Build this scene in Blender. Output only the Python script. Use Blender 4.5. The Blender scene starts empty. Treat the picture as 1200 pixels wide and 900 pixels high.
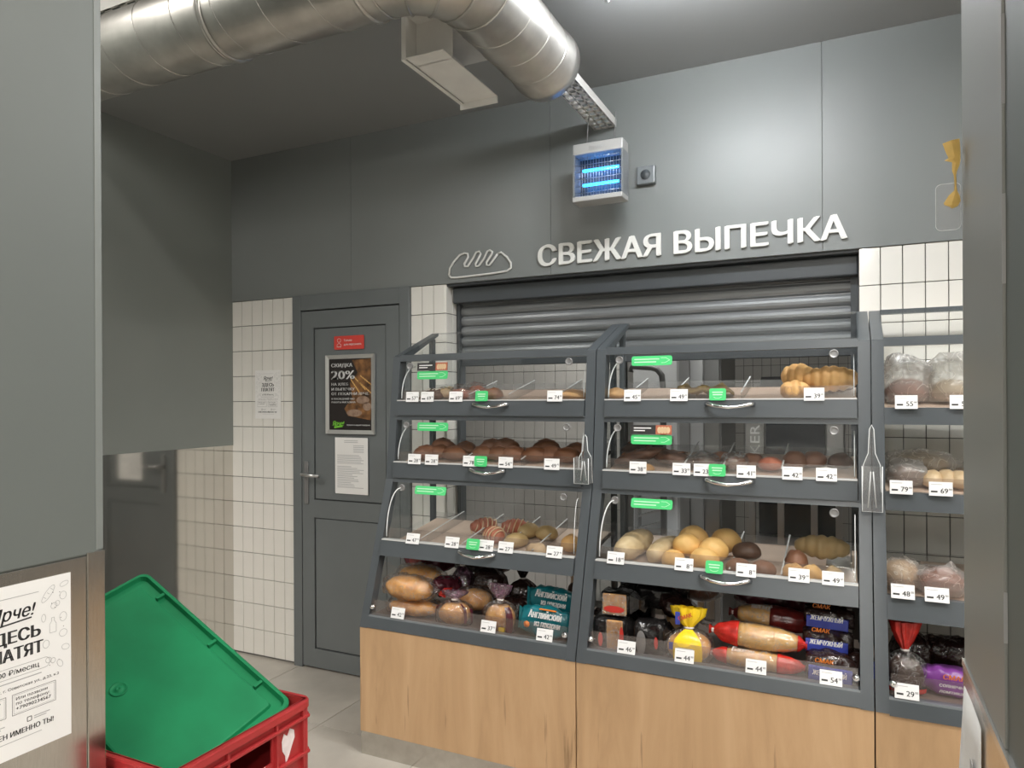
import bpy, bmesh, math, random
from mathutils import Vector, Matrix, noise
from mathutils.geometry import delaunay_2d_cdt
random.seed(7)
PI = math.pi
SC = bpy.context.scene
COL = SC.collection

# ------------------------------------------------------------------ camera
CAM_Z = 1.52
YAW = math.radians(25.4)
FPX = 830.0
cam_d = bpy.data.cameras.new('camera')
cam_d.sensor_width = 36.0
cam_d.lens = FPX / 1200 * 36.0
cam_d.shift_y = 17.0 / 1200
cam_d.clip_start = 0.02
cam = bpy.data.objects.new('camera', cam_d)
cam.location = (0, 0, CAM_Z)
cam.rotation_euler = (PI / 2, math.radians(0.3), YAW)
COL.objects.link(cam)
SC.camera = cam

# ------------------------------------------------------------------ world, exposure
world = bpy.data.worlds.new('world')
SC.world = world
world.use_nodes = True
bg = world.node_tree.nodes['Background']
bg.inputs[0].default_value = (0.95, 0.98, 1.0, 1)
bg.inputs[1].default_value = 0.25
SC.view_settings.view_transform = 'Standard'
SC.view_settings.look = 'None'
SC.view_settings.exposure = 0.15
SC.view_settings.gamma = 1.0
SC.view_settings.use_curve_mapping = False
SC.cycles.use_denoising = True
SC.cycles.transparent_max_bounces = 40
SC.cycles.max_bounces = 10
SC.cycles.sample_clamp_indirect = 4.0

HALL_W = 64.0      # watts of each hall tube
NICHE_E = 95.0    # glow of the opal lamp under the low ceiling
BAKERY_W = 22.0    # lamp in the bakery behind

# ------------------------------------------------------------------ pixel helpers (a real depth is always given)
RX, RY = math.cos(YAW), math.sin(YAW)
def XA(px, Y):
    a = (px - 600) / FPX
    dx, dy = -RY + a * RX, RX + a * RY
    return dx / dy * Y
def at(px, py, Y):
    a = (px - 600) / FPX
    dx, dy = -RY + a * RX, RX + a * RY
    s = Y / dy
    return Vector((dx * s, Y, CAM_Z - (py - 467) / FPX * s))

# ------------------------------------------------------------------ materials
MATS = {}
def new_mat(name):
    m = bpy.data.materials.new(name); m.use_nodes = True
    MATS[name] = m
    return m, m.node_tree.nodes, m.node_tree.links, m.node_tree.nodes['Principled BSDF']
def texco(N, L, scale=(1, 1, 1), kind='Object'):
    tc = N.new('ShaderNodeTexCoord'); mp = N.new('ShaderNodeMapping')
    mp.inputs['Scale'].default_value = scale
    L.new(tc.outputs[kind], mp.inputs['Vector'])
    return mp.outputs[0]
def mat(name, col, rough=0.5, metal=0.0, var=0.0, vscale=8.0, bump=0.0, bscale=60.0, stretch=(1, 1, 1), emit=0, col2=None, spec=0.5, coat=0.0):
    m, N, L, P = new_mat(name)
    P.inputs['Base Color'].default_value = (*col, 1)
    P.inputs['Roughness'].default_value = rough
    P.inputs['Metallic'].default_value = metal
    P.inputs['Specular IOR Level'].default_value = spec
    P.inputs['Coat Weight'].default_value = coat
    if var or col2:
        v = texco(N, L, stretch)
        n = N.new('ShaderNodeTexNoise'); n.inputs['Scale'].default_value = vscale; n.inputs['Detail'].default_value = 5
        L.new(v, n.inputs['Vector'])
        r = N.new('ShaderNodeValToRGB')
        r.color_ramp.elements[0].position = 0.32; r.color_ramp.elements[1].position = 0.68
        a = col if col2 else tuple(c * (1 - var) for c in col)
        b = col2 if col2 else tuple(min(1, c * (1 + var)) for c in col)
        r.color_ramp.elements[0].color = (*a, 1); r.color_ramp.elements[1].color = (*b, 1)
        L.new(n.outputs['Fac'], r.inputs[0]); L.new(r.outputs[0], P.inputs['Base Color'])
    if bump:
        v = texco(N, L, stretch)
        n = N.new('ShaderNodeTexNoise'); n.inputs['Scale'].default_value = bscale; n.inputs['Detail'].default_value = 4
        L.new(v, n.inputs['Vector'])
        b = N.new('ShaderNodeBump'); b.inputs['Strength'].default_value = bump; b.inputs['Distance'].default_value = 0.01
        L.new(n.outputs['Fac'], b.inputs['Height']); L.new(b.outputs[0], P.inputs['Normal'])
    if emit:
        P.inputs['Emission Color'].default_value = (*col, 1); P.inputs['Emission Strength'].default_value = emit
    return m
def clear(name, tint=(0.97, 0.98, 0.98), gloss=0.08, rough=0.04, haze=0.0, hcol=(0.9, 0.9, 0.9), bump=0.0, bscale=40, crease_glint=0.5):
    """thin clear sheet: transparent + fresnel gloss + a little haze"""
    m, N, L, P = new_mat(name)
    N.remove(P)
    out = N['Material Output']
    tr = N.new('ShaderNodeBsdfTransparent'); tr.inputs[0].default_value = (*tint, 1)
    gl = N.new('ShaderNodeBsdfGlossy'); gl.inputs['Roughness'].default_value = rough
    lw = N.new('ShaderNodeLayerWeight'); lw.inputs[0].default_value = 0.25
    mx = N.new('ShaderNodeMapRange'); mx.inputs[3].default_value = gloss * 0.6; mx.inputs[4].default_value = min(1, gloss * 2.6)
    L.new(lw.outputs['Fresnel'], mx.inputs[0])
    s1 = N.new('ShaderNodeMixShader'); L.new(mx.outputs[0], s1.inputs[0]); L.new(tr.outputs[0], s1.inputs[1]); L.new(gl.outputs[0], s1.inputs[2])
    last = s1
    if haze:
        df = N.new('ShaderNodeBsdfDiffuse'); df.inputs[0].default_value = (*hcol, 1)
        tl = N.new('ShaderNodeBsdfTranslucent'); tl.inputs[0].default_value = (*hcol, 1)
        ad = N.new('ShaderNodeMixShader'); ad.inputs[0].default_value = 0.4
        L.new(df.outputs[0], ad.inputs[1]); L.new(tl.outputs[0], ad.inputs[2])
        s2 = N.new('ShaderNodeMixShader'); s2.inputs[0].default_value = haze
        if bump:   # creases of crumpled film, with pale highlight streaks painted along them
            cv = texco(N, L); cn = N.new('ShaderNodeTexNoise'); cn.inputs['Scale'].default_value = bscale * .8; cn.inputs['Detail'].default_value = 2; cn.inputs['Distortion'].default_value = 1.2
            L.new(cv, cn.inputs['Vector'])
            cr = N.new('ShaderNodeValToRGB'); ce = cr.color_ramp.elements
            ce[0].position = .485; ce[0].color = (haze,) * 3 + (1,); ce[1].position = .525; ce[1].color = (haze,) * 3 + (1,)
            cm = ce.new(.505); cm.color = (min(1, haze + crease_glint),) * 3 + (1,)
            L.new(cn.outputs['Fac'], cr.inputs[0]); L.new(cr.outputs[0], s2.inputs[0])
        L.new(s1.outputs[0], s2.inputs[1]); L.new(ad.outputs[0], s2.inputs[2]); last = s2
    if bump:
        v = texco(N, L)
        n = N.new('ShaderNodeTexNoise'); n.inputs['Scale'].default_value = bscale; n.inputs['Detail'].default_value = 3; n.inputs['Distortion'].default_value = 1.5
        L.new(v, n.inputs['Vector'])
        b = N.new('ShaderNodeBump'); b.inputs['Strength'].default_value = bump; b.inputs['Distance'].default_value = 0.010
        L.new(n.outputs['Fac'], b.inputs['Height']); L.new(b.outputs[0], gl.inputs['Normal'])
    L.new(last.outputs[0], out.inputs['Surface'])
    return m

mat('grey_paint', (0.128, 0.142, 0.133), 0.55, var=0.05, vscale=1.5)
mat('grey_edge', (0.19, 0.205, 0.195), 0.45)
mat('grey_wall_paint', (0.250, 0.270, 0.252), 0.42, var=0.05, vscale=1.5)
mat('grey_panel', (0.190, 0.203, 0.200), 0.42, var=0.05, vscale=1.2)
mat('grey_ceiling', (0.265, 0.272, 0.268), 0.30, var=0.05, vscale=1.0)
mat('grey_light', (0.27, 0.275, 0.255), 0.4, var=0.04, vscale=2)
mat('door_grey', (0.150, 0.165, 0.168), 0.38, var=0.04, vscale=3)
mat('door_dark', (0.035, 0.038, 0.04), 0.5)
mat('frame_grey', (0.070, 0.080, 0.088), 0.33, var=0.06, vscale=5)
mat('frame_edge', (0.16, 0.175, 0.185), 0.3)
mat('tile_white', (0.80, 0.78, 0.73), 0.12, var=0.03, vscale=3, coat=0.2)
mat('grout', (0.16, 0.155, 0.15), 0.8)
mat('bakery_tile', (0.62, 0.60, 0.57), 0.2, var=0.04, vscale=3)
mat('shutter', (0.24, 0.252, 0.258), 0.27, metal=0.35)
mat('shutter_box', (0.055, 0.062, 0.068), 0.4)
mat('white_letter', (0.74, 0.74, 0.71), 0.4)
mat('galv', (0.52, 0.505, 0.475), 0.36, metal=0.92, var=0.16, vscale=9, bump=0.10, bscale=12)
mat('galv_white', (0.72, 0.71, 0.68), 0.45, metal=0.0, var=0.06, vscale=9)
mat('steel_brushed', (0.60, 0.58, 0.54), 0.20, metal=1.0, var=0.06, vscale=30, stretch=(1, 14, 1), bump=0.015, bscale=140)
mat('steel_wall', (0.66, 0.64, 0.60), 0.085, metal=1.0, var=0.03, vscale=5)
mat('steel_edge', (0.80, 0.79, 0.76), 0.25, metal=0.9)
mat('chrome', (0.85, 0.85, 0.86), 0.10, metal=1.0)
mat('steel', (0.55, 0.55, 0.55), 0.28, metal=0.9, var=0.08, vscale=6)
mat('steel_dim', (0.30, 0.30, 0.30), 0.35, metal=0.5)
mat('black_plastic', (0.015, 0.015, 0.017), 0.3)
mat('oven_glass', (0.02, 0.024, 0.03), 0.06)
mat('white_appliance', (0.55, 0.56, 0.57), 0.35)
mat('paper_white', (0.82, 0.81, 0.79), 0.7, var=0.02, vscale=6)
mat('paper_tag', (0.86, 0.86, 0.86), 0.5)
mat('print_black', (0.03, 0.03, 0.03), 0.6)
mat('print_grey', (0.42, 0.42, 0.42), 0.7)
mat('print_white', (0.85, 0.85, 0.84), 0.6)
mat('print_pale_green', (0.55, 0.85, 0.60), 0.6)
mat('sign_green', (0.07, 0.60, 0.19), 0.4)
mat('logo_green', (0.20, 0.60, 0.05), 0.5)
mat('sign_red', (0.66, 0.06, 0.045), 0.45)
mat('poster_dark', (0.022, 0.017, 0.016), 0.35)
mat('label_black', (0.03, 0.028, 0.028), 0.4)
mat('poster_bread', (0.035, 0.016, 0.008), 0.4, vscale=22, col2=(0.30, 0.14, 0.05))
mat('poster_wheat', (0.55, 0.29, 0.08), 0.4, vscale=60, col2=(0.75, 0.48, 0.18))
mat('poster_loaf', (0.20, 0.12, 0.08), 0.4, vscale=30, col2=(0.42, 0.30, 0.22))
mat('alu_frame', (0.74, 0.73, 0.71), 0.3, metal=0.75)
mat('lid_green', (0.008, 0.185, 0.070), 0.6, spec=0.25, var=0.13, vscale=7, bump=0.03, bscale=30)
mat('lid_green_dark', (0.010, 0.17, 0.07), 0.5)
mat('crate_red', (0.40, 0.028, 0.030), 0.42, var=0.12, vscale=9)
mat('label_residue', (0.75, 0.66, 0.66), 0.8, var=0.1, vscale=60)
mat('yellow_paper', (0.72, 0.48, 0.14), 0.6, var=0.15, vscale=40)
mat('led_white', (1.0, 0.98, 0.95), 0.5, emit=6.0)
mat('led_niche', (0.95, 0.97, 1.0), 0.5, emit=NICHE_E)
mat('uv_tube', (0.02, 0.30, 1.0), 0.4, emit=9.0)
mat('zapper_body', (0.37, 0.37, 0.36), 0.4)
mat('tray_lining', (0.58, 0.45, 0.36), 0.6, var=0.05, vscale=14)
mat('shelf_dark', (0.06, 0.058, 0.056), 0.5)
mat('shelf_brown', (0.16, 0.125, 0.105), 0.4)
mat('acrylic_edge', (0.80, 0.82, 0.82), 0.25)
mat('lip_line', (0.50, 0.50, 0.49), 0.4)
mat('bulb_dark', (0.10, 0.10, 0.10), 0.5)
clear('glass', gloss=0.035, rough=0.01)
clear('acrylic', tint=(0.95, 0.95, 0.95), gloss=0.10, rough=0.05, haze=0.06)
clear('acrylic_lip', tint=(0.93, 0.91, 0.90), gloss=0.10, rough=0.06, haze=0.06, hcol=(0.72, 0.60, 0.54))
clear('bag_clear', gloss=0.24, rough=0.07, haze=0.02, bump=0.8, bscale=38)
clear('bag_hazy', gloss=0.26, rough=0.2, haze=0.34, hcol=(0.85, 0.82, 0.79), bump=0.9, bscale=24)
clear('bag_purple', tint=(0.75, 0.62, 0.72), gloss=0.38, rough=0.10, haze=0.12, hcol=(0.45, 0.20, 0.34), bump=0.9, bscale=30)
clear('bag_smoke', tint=(0.45, 0.33, 0.30), gloss=0.32, rough=0.15, haze=0.40, hcol=(0.055, 0.025, 0.022), bump=0.9, bscale=26)

def bread(name, light, dark, rough=0.55, scale=9, top=0.0):
    """crust: mottled, browner where it domes up"""
    m, N, L, P = new_mat(name)
    v = texco(N, L)
    n = N.new('ShaderNodeTexNoise'); n.inputs['Scale'].default_value = scale; n.inputs['Detail'].default_value = 6
    L.new(v, n.inputs['Vector'])
    r = N.new('ShaderNodeValToRGB')
    r.color_ramp.elements[0].position = 0.3; r.color_ramp.elements[1].position = 0.7
    r.color_ramp.elements[0].color = (*dark, 1); r.color_ramp.elements[1].color = (*light, 1)
    L.new(n.outputs['Fac'], r.inputs[0]); L.new(r.outputs[0], P.inputs['Base Color'])
    P.inputs['Roughness'].default_value = rough
    n2 = N.new('ShaderNodeTexNoise'); n2.inputs['Scale'].default_value = 70; n2.inputs['Detail'].default_value = 4
    L.new(v, n2.inputs['Vector'])
    b = N.new('ShaderNodeBump'); b.inputs['Strength'].default_value = 0.25; b.inputs['Distance'].default_value = 0.006
    L.new(n2.outputs['Fac'], b.inputs['Height']); L.new(b.outputs[0], P.inputs['Normal'])
    return m
bread('b_gold', (0.76, 0.46, 0.18), (0.56, 0.29, 0.10))
bread('b_yellow', (0.86, 0.55, 0.21), (0.74, 0.41, 0.12))
bread('b_pale', (0.74, 0.57, 0.34), (0.58, 0.41, 0.21), scale=30)
bread('b_brown', (0.22, 0.085, 0.032), (0.12, 0.042, 0.018))
bread('b_dark', (0.085, 0.040, 0.022), (0.045, 0.020, 0.012))
bread('b_redbrown', (0.26, 0.11, 0.055), (0.17, 0.065, 0.03))
bread('b_choc', (0.14, 0.06, 0.03), (0.07, 0.03, 0.018), scale=20)
bread('b_pink', (0.50, 0.17, 0.09), (0.36, 0.09, 0.045))
bread('b_cream', (0.78, 0.60, 0.40), (0.62, 0.42, 0.22))
bread('b_tan', (0.50, 0.35, 0.16), (0.40, 0.26, 0.11))
bread('b_olive', (0.22, 0.15, 0.05), (0.12, 0.08, 0.03))
bread('b_slice', (0.84, 0.47, 0.16), (0.48, 0.19, 0.05), scale=26)
bread('b_loafbag', (0.88, 0.47, 0.13), (0.60, 0.24, 0.045), scale=24)
mat('icing', (0.82, 0.74, 0.66), 0.4)
mat('film_red', (0.55, 0.028, 0.02), 0.25, var=0.35, vscale=30, bump=0.35, bscale=28)
mat('film_darkred', (0.13, 0.014, 0.012), 0.28, var=0.5, vscale=26, bump=0.35, bscale=28)
mat('film_yellow', (0.86, 0.60, 0.02), 0.25, var=0.12, vscale=20, bump=0.3, bscale=28)
mat('film_blue', (0.035, 0.055, 0.34), 0.25, var=0.2, vscale=20, bump=0.3, bscale=28)
mat('film_teal', (0.008, 0.155, 0.185), 0.28, var=0.2, vscale=16, bump=0.25, bscale=24)
mat('film_black', (0.012, 0.011, 0.011), 0.18, var=0.4, vscale=20, bump=0.5, bscale=26)
mat('film_purple', (0.24, 0.06, 0.33), 0.28, var=0.15, vscale=20, bump=0.2, bscale=26)
mat('film_maroon', (0.075, 0.014, 0.022), 0.25, var=0.5, vscale=24, bump=0.5, bscale=26)
mat('clip_white', (0.8, 0.75, 0.72), 0.5)
mat('print_orange', (0.80, 0.22, 0.02), 0.5)
mat('print_red', (0.55, 0.03, 0.02), 0.5)

def wood_mat():
    m, N, L, P = new_mat('oak')
    v = texco(N, L, (3.0, 3.0, 0.35))
    n = N.new('ShaderNodeTexNoise'); n.inputs['Scale'].default_value = 3.2; n.inputs['Detail'].default_value = 9; n.inputs['Roughness'].default_value = 0.62; n.inputs['Distortion'].default_value = 0.5
    L.new(v, n.inputs['Vector'])
    r = N.new('ShaderNodeValToRGB')
    e = r.color_ramp.elements
    e[0].position = 0.30; e[0].color = (0.45, 0.285, 0.150, 1)
    e[1].position = 0.70; e[1].color = (0.60, 0.395, 0.222, 1)
    k = e.new(0.5); k.color = (0.54, 0.345, 0.186, 1)
    L.new(n.outputs['Fac'], r.inputs[0])
    # sparse dark cracks along the grain
    v2 = texco(N, L, (14, 14, 0.9))
    n2 = N.new('ShaderNodeTexNoise'); n2.inputs['Scale'].default_value = 2.2; n2.inputs['Detail'].default_value = 8
    L.new(v2, n2.inputs['Vector'])
    r2 = N.new('ShaderNodeValToRGB')
    r2.color_ramp.elements[0].position = 0.27; r2.color_ramp.elements[0].color = (0.45, 0.42, 0.38, 1)
    r2.color_ramp.elements[1].position = 0.34; r2.color_ramp.elements[1].color = (1, 1, 1, 1)
    L.new(n2.outputs['Fac'], r2.inputs[0])
    mx = N.new('ShaderNodeMix'); mx.data_type = 'RGBA'; mx.blend_type = 'MULTIPLY'; mx.inputs[0].default_value = 1.0
    L.new(r.outputs[0], mx.inputs[6]); L.new(r2.outputs[0], mx.inputs[7])
    L.new(mx.outputs[2], P.inputs['Base Color'])
    P.inputs['Roughness'].default_value = 0.5
wood_mat()
mat('floor_tile', (0.47, 0.435, 0.385), 0.32, var=0.10, vscale=5, bump=0.02, bscale=40)
mat('floor_grout', (0.17, 0.155, 0.135), 0.8)
mat('hall_white', (0.55, 0.55, 0.53), 0.7)

def far_tile():
    m, N, L, P = new_mat('far_tile')
    tc = N.new('ShaderNodeTexCoord'); sx = N.new('ShaderNodeSeparateXYZ'); cb = N.new('ShaderNodeCombineXYZ')
    L.new(tc.outputs['Object'], sx.inputs[0]); L.new(sx.outputs[0], cb.inputs[0]); L.new(sx.outputs[2], cb.inputs[1])
    br = N.new('ShaderNodeTexBrick'); br.offset = 0; br.inputs['Scale'].default_value = 1.0
    br.inputs['Brick Width'].default_value = 0.0765; br.inputs['Row Height'].default_value = 0.15; br.inputs['Mortar Size'].default_value = 0.0022
    br.inputs['Color1'].default_value = (0.60, 0.58, 0.55, 1); br.inputs['Color2'].default_value = (0.56, 0.55, 0.52, 1); br.inputs['Mortar'].default_value = (0.14, 0.135, 0.13, 1)
    L.new(cb.outputs[0], br.inputs['Vector']); L.new(br.outputs['Color'], P.inputs['Base Color'])
    P.inputs['Roughness'].default_value = 0.25
far_tile()

# ------------------------------------------------------------------ mesh builder
class MB:
    def __init__(s): s.v = []; s.f = []; s.mi = []; s.sm = []
    def add(s, vs, fs, mi=0, smooth=False):
        o = len(s.v); s.v += [tuple(p) for p in vs]
        for k, f in enumerate(fs):
            s.f.append([i + o for i in f]); s.mi.append(mi[k] if isinstance(mi, list) else mi); s.sm.append(smooth)
        return s
    def box(s, x0, x1, y0, y1, z0, z1, mi=0):
        vs = [(x, y, z) for z in (z0, z1) for y in (y0, y1) for x in (x0, x1)]
        return s.add(vs, [(0, 2, 3, 1), (4, 5, 7, 6), (0, 1, 5, 4), (2, 6, 7, 3), (0, 4, 6, 2), (1, 3, 7, 5)], mi)
    def bevbox(s, x0, x1, y0, y1, z0, z1, b=0.003, mi=0):
        bm = bmesh.new(); bmesh.ops.create_cube(bm, size=1)
        for v in bm.verts:
            v.co = Vector(((x0 + x1) / 2 + v.co.x * (x1 - x0), (y0 + y1) / 2 + v.co.y * (y1 - y0), (z0 + z1) / 2 + v.co.z * (z1 - z0)))
        bmesh.ops.bevel(bm, geom=bm.edges[:], offset=b, segments=2, affect='EDGES', profile=0.5)
        bm.verts.index_update()
        s.add([v.co for v in bm.verts], [[v.index for v in f.verts] for f in bm.faces], mi); bm.free(); return s
    def prism(s, poly, a, b, axis='x', mi=0):
        """poly in the two other axes (cyclic: x->(y,z), y->(x,z), z->(x,y)), extruded a..b"""
        def P(p, t):
            return {'x': (t, p[0], p[1]), 'y': (p[0], t, p[1]), 'z': (p[0], p[1], t)}[axis]
        n = len(poly)
        vs = [P(p, a) for p in poly] + [P(p, b) for p in poly]
        fs = [list(range(n))[::-1], list(range(n, 2 * n))] + [(i, (i + 1) % n, n + (i + 1) % n, n + i) for i in range(n)]
        return s.add(vs, fs, mi)
    def tube(s, pts, r, n=8, mi=0, closed=False, caps=True):
        pts = [Vector(p) for p in pts]; m = len(pts); vs = []; prev = None
        for i, p in enumerate(pts):
            if closed: t = pts[(i + 1) % m] - pts[i - 1]
            else: t = pts[min(i + 1, m - 1)] - pts[max(i - 1, 0)]
            t.normalize()
            if prev is None:
                u = Vector((0, 0, 1)).cross(t)
                if u.length < 1e-3: u = Vector((1, 0, 0)).cross(t)
            else: u = prev - t * prev.dot(t)
            u.normalize(); prev = u; w = t.cross(u)
            rr = r[i] if isinstance(r, (list, tuple)) else r
            vs += [p + (u * math.cos(2 * PI * k / n) + w * math.sin(2 * PI * k / n)) * rr for k in range(n)]
        fs = []
        for i in range(m if closed else m - 1):
            j = (i + 1) % m
            fs += [(i * n + k, i * n + (k + 1) % n, j * n + (k + 1) % n, j * n + k) for k in range(n)]
        if caps and not closed: fs += [list(range(n))[::-1], list(range((m - 1) * n, m * n))]
        return s.add(vs, fs, mi, True)
    def lathe(s, prof, n=24, o=(0, 0, 0), ax=((1, 0, 0), (0, 1, 0), (0, 0, 1)), mi=0, caps=True):
        ex, ey, ez = map(Vector, ax); o = Vector(o); vs = []
        for r, z in prof: vs += [o + ex * (r * math.cos(2 * PI * k / n)) + ey * (r * math.sin(2 * PI * k / n)) + ez * z for k in range(n)]
        m = len(prof)
        fs = [(i * n + k, i * n + (k + 1) % n, (i + 1) * n + (k + 1) % n, (i + 1) * n + k) for i in range(m - 1) for k in range(n)]
        if caps: fs += [list(range(n))[::-1], list(range((m - 1) * n, m * n))]
        return s.add(vs, fs, mi, True)
    def rings(s, rings, mi=0, caps=True, smooth=True):
        n = len(rings[0]); m = len(rings); vs = [p for r in rings for p in r]; fs = []; ml = []
        for i in range(m - 1):
            for k in range(n):
                fs.append((i * n + k, i * n + (k + 1) % n, (i + 1) * n + (k + 1) % n, (i + 1) * n + k)); ml.append(mi[i] if isinstance(mi, list) else mi)
        if caps:
            fs += [list(range(n))[::-1], list(range((m - 1) * n, m * n))]
            ml += [mi[0], mi[-1]] if isinstance(mi, list) else [mi, mi]
        return s.add(vs, fs, ml, smooth)
    def xform(s, M):
        s.v = [tuple(M @ Vector(p)) for p in s.v]; return s
    def mesh(s, name, mats):
        me = bpy.data.meshes.new(name)
        me.from_pydata(s.v, [], s.f)
        for m in (mats if isinstance(mats, (list, tuple)) else [mats]): me.materials.append(MATS[m])
        me.polygons.foreach_set('material_index', s.mi); me.polygons.foreach_set('use_smooth', s.sm)
        me.update(); return me
    def build(s, name, mats, parent=None, world=True):
        """world=True: the vertices are world coordinates and are moved into the parent's frame"""
        if parent is not None and world:
            M = absm(parent).inverted(); s.xform(M)
        return link(name, s.mesh(name, mats), parent)
def absm(o):
    M = o.matrix_basis.copy(); p = o.parent
    while p is not None: M = p.matrix_basis @ M; p = p.parent
    return M
def link(name, me, parent=None):
    o = bpy.data.objects.new(name, me); COL.objects.link(o)
    if parent is not None: o.parent = parent
    return o
def tag(o, label, cat, group=None, kind=None):
    o['label'] = label; o['category'] = cat
    if group: o['group'] = group
    if kind: o['kind'] = kind
    return o
def thing(name, label, cat, loc=(0, 0, 0), rz=0, group=None, kind=None):
    o = bpy.data.objects.new(name, None); COL.objects.link(o); o.empty_display_size = 0.05
    o.location = loc; o.rotation_euler = (0, 0, rz)
    return tag(o, label, cat, group, kind)
def struct(name, mb, mats, label, cat):
    return tag(mb.build(name, mats), label, cat, kind='structure')

# ------------------------------------------------------------------ lettering
_TC = {}
def glyphs(s, bold=0.0, res=4, extr=0.0, spacing=1.0):
    key = (s, bold, res, extr, spacing)
    if key not in _TC:
        c = bpy.data.curves.new('txt', 'FONT'); c.body = s; c.size = 1; c.resolution_u = res; c.fill_mode = 'NONE'; c.space_character = spacing
        o = bpy.data.objects.new('txt', c)
        me = bpy.data.meshes.new_from_object(o)
        V2 = [v.co.xy.copy() for v in me.vertices]; E2 = []
        for e in me.edges:
            p, q = sorted(e.vertices); E2.append((p, q) if q - p == 1 else (q, p))
        bpy.data.objects.remove(o); bpy.data.curves.remove(c); bpy.data.meshes.remove(me)
        vs, es, fs = delaunay_2d_cdt(V2, E2, [], 0, 1e-6)[:3]
        def wind(p):
            n = 0
            for i, j in E2:
                a, b = V2[i], V2[j]
                if (a.y > p.y) != (b.y > p.y) and p.x < (b.x - a.x) * (p.y - a.y) / (b.y - a.y) + a.x: n += 1 if b.y > a.y else -1
            return n
        fs = [list(f) for f in fs if wind(sum((vs[i] for i in f), Vector((0, 0))) / len(f))]
        n = len(vs); V3 = [Vector((p.x, p.y, extr)) for p in vs]; F3 = list(fs)
        if extr:
            cnt = {}
            for f in fs:
                for i in range(len(f)):
                    k2 = (f[i], f[(i + 1) % len(f)]); cnt[k2] = cnt.get(k2, 0) + 1
            V3 += [Vector((p.x, p.y, -extr)) for p in vs]
            F3 += [[i + n for i in f[::-1]] for f in fs] + [[b, a, a + n, b + n] for (a, b) in cnt if (b, a) not in cnt]
        _TC[key] = (V3, F3)
    return _TC[key]
def put_text(mb, s, org, u, v, cap, width=None, align='l', bold=0.0, mi=0, shear=0.0, res=2):
    """flat lettering: baseline starts at org, u = reading direction, v = up, cap = capital height"""
    vs, fs = glyphs(s, 0.0, res)
    if not vs: return
    if bold:
        o0 = Vector(org); d0 = Vector(u) * (bold * cap / .728)
        put_text(mb, s, o0 - d0, u, v, cap, width, align, 0, mi, shear, res); org = o0 + d0
    x0 = min(p.x for p in vs); x1 = max(p.x for p in vs)
    k = cap / 0.728; kx = k if width is None else width / (x1 - x0)
    w = (x1 - x0) * kx; sh = {'l': 0, 'c': -w / 2, 'r': -w}[align]
    org, u, v = Vector(org), Vector(u), Vector(v)
    mb.add([org + u * ((p.x - x0) * kx + sh + p.y * k * shear) + v * (p.y * k) for p in vs], fs, mi)
def quad(mb, org, u, v, a0, a1, b0, b1, mi=0):
    org, u, v = Vector(org), Vector(u), Vector(v)
    mb.add([org + u * a + v * b for a, b in ((a0, b0), (a1, b0), (a1, b1), (a0, b1))], [(0, 1, 2, 3)], mi)
def rrect(w, h, r, n=4):
    pts = []
    for cx, cy, a0 in ((w / 2 - r, h / 2 - r, 0), (-w / 2 + r, h / 2 - r, PI / 2), (-w / 2 + r, -h / 2 + r, PI), (w / 2 - r, -h / 2 + r, 1.5 * PI)):
        for k in range(n + 1):
            a = a0 + PI / 2 * k / n; pts.append((cx + r * math.cos(a), cy + r * math.sin(a)))
    return pts
def outline(mb, org, u, v, pts, t, mi=0, closed=True):
    """thin printed line through 2D points"""
    org, u, v = Vector(org), Vector(u), Vector(v); n = len(pts)
    for i in range(n if closed else n - 1):
        a, b = Vector(pts[i]), Vector(pts[(i + 1) % n]); d = b - a
        if d.length < 1e-6: continue
        p = Vector((-d.y, d.x)).normalized() * t / 2
        mb.add([org + u * q.x + v * q.y for q in (a - p, b - p, b + p, a + p)], [(0, 1, 2, 3)], mi)

# ================================================================== THE SETTING
WY = 3.14           # back wall plane
LX = -3.362         # left wall plane
CEIL = 2.96
TOPT = 2.11         # top of tiles
DX0, DX1 = -2.874, -2.078
OX0, OX1 = -1.869, 0.040   # shutter opening
SHY = 3.27

# floor: slab + individual tiles
fl = struct('floor', MB().box(-5, 5, -5, 7, -0.12, -0.006), 'floor_grout', 'beige floor of large stone tiles in front of the bakery', 'floor')
tile_me = MB().bevbox(-0.2985, 0.2985, -0.2985, 0.2985, -0.012, 0.0, 0.002).mesh('floor_tile', 'floor_tile')
for i in range(-6, 8):
    for j in range(-7, 8):
        o = link('floor_tile', tile_me, fl); o.location = (-2.24 + 0.3 + 0.6 * i, 2.6 + 0.3 + 0.6 * j - 0.6, 0)

# back wall: masonry behind tiles + header panels
wb = MB()
wb.box(LX - 0.2, DX0, WY + 0.012, WY + 0.2, 0, TOPT)
wb.box(DX1, OX0, WY + 0.012, SHY + 0.06, 0, TOPT)
wb.box(OX1, 4.6, WY + 0.012, SHY + 0.06, 0, TOPT)
wb.box(LX - 0.2, 4.6, WY + 0.012, SHY + 0.06, TOPT, 3.9)
wall_back = struct('wall_back', wb, 'grout', 'back wall with white upright tiles below grey panels', 'wall')
edges = [LX - 0.15, -2.461, -1.279, -0.091, 1.097, 2.285, 4.6]
for a, b in zip(edges[:-1], edges[1:]):
    MB().bevbox(a + 0.0007, b - 0.0007, WY - 0.006, WY + 0.014, TOPT, CEIL + 0.9, 0.0008).build('panel', 'grey_panel', wall_back)
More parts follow.
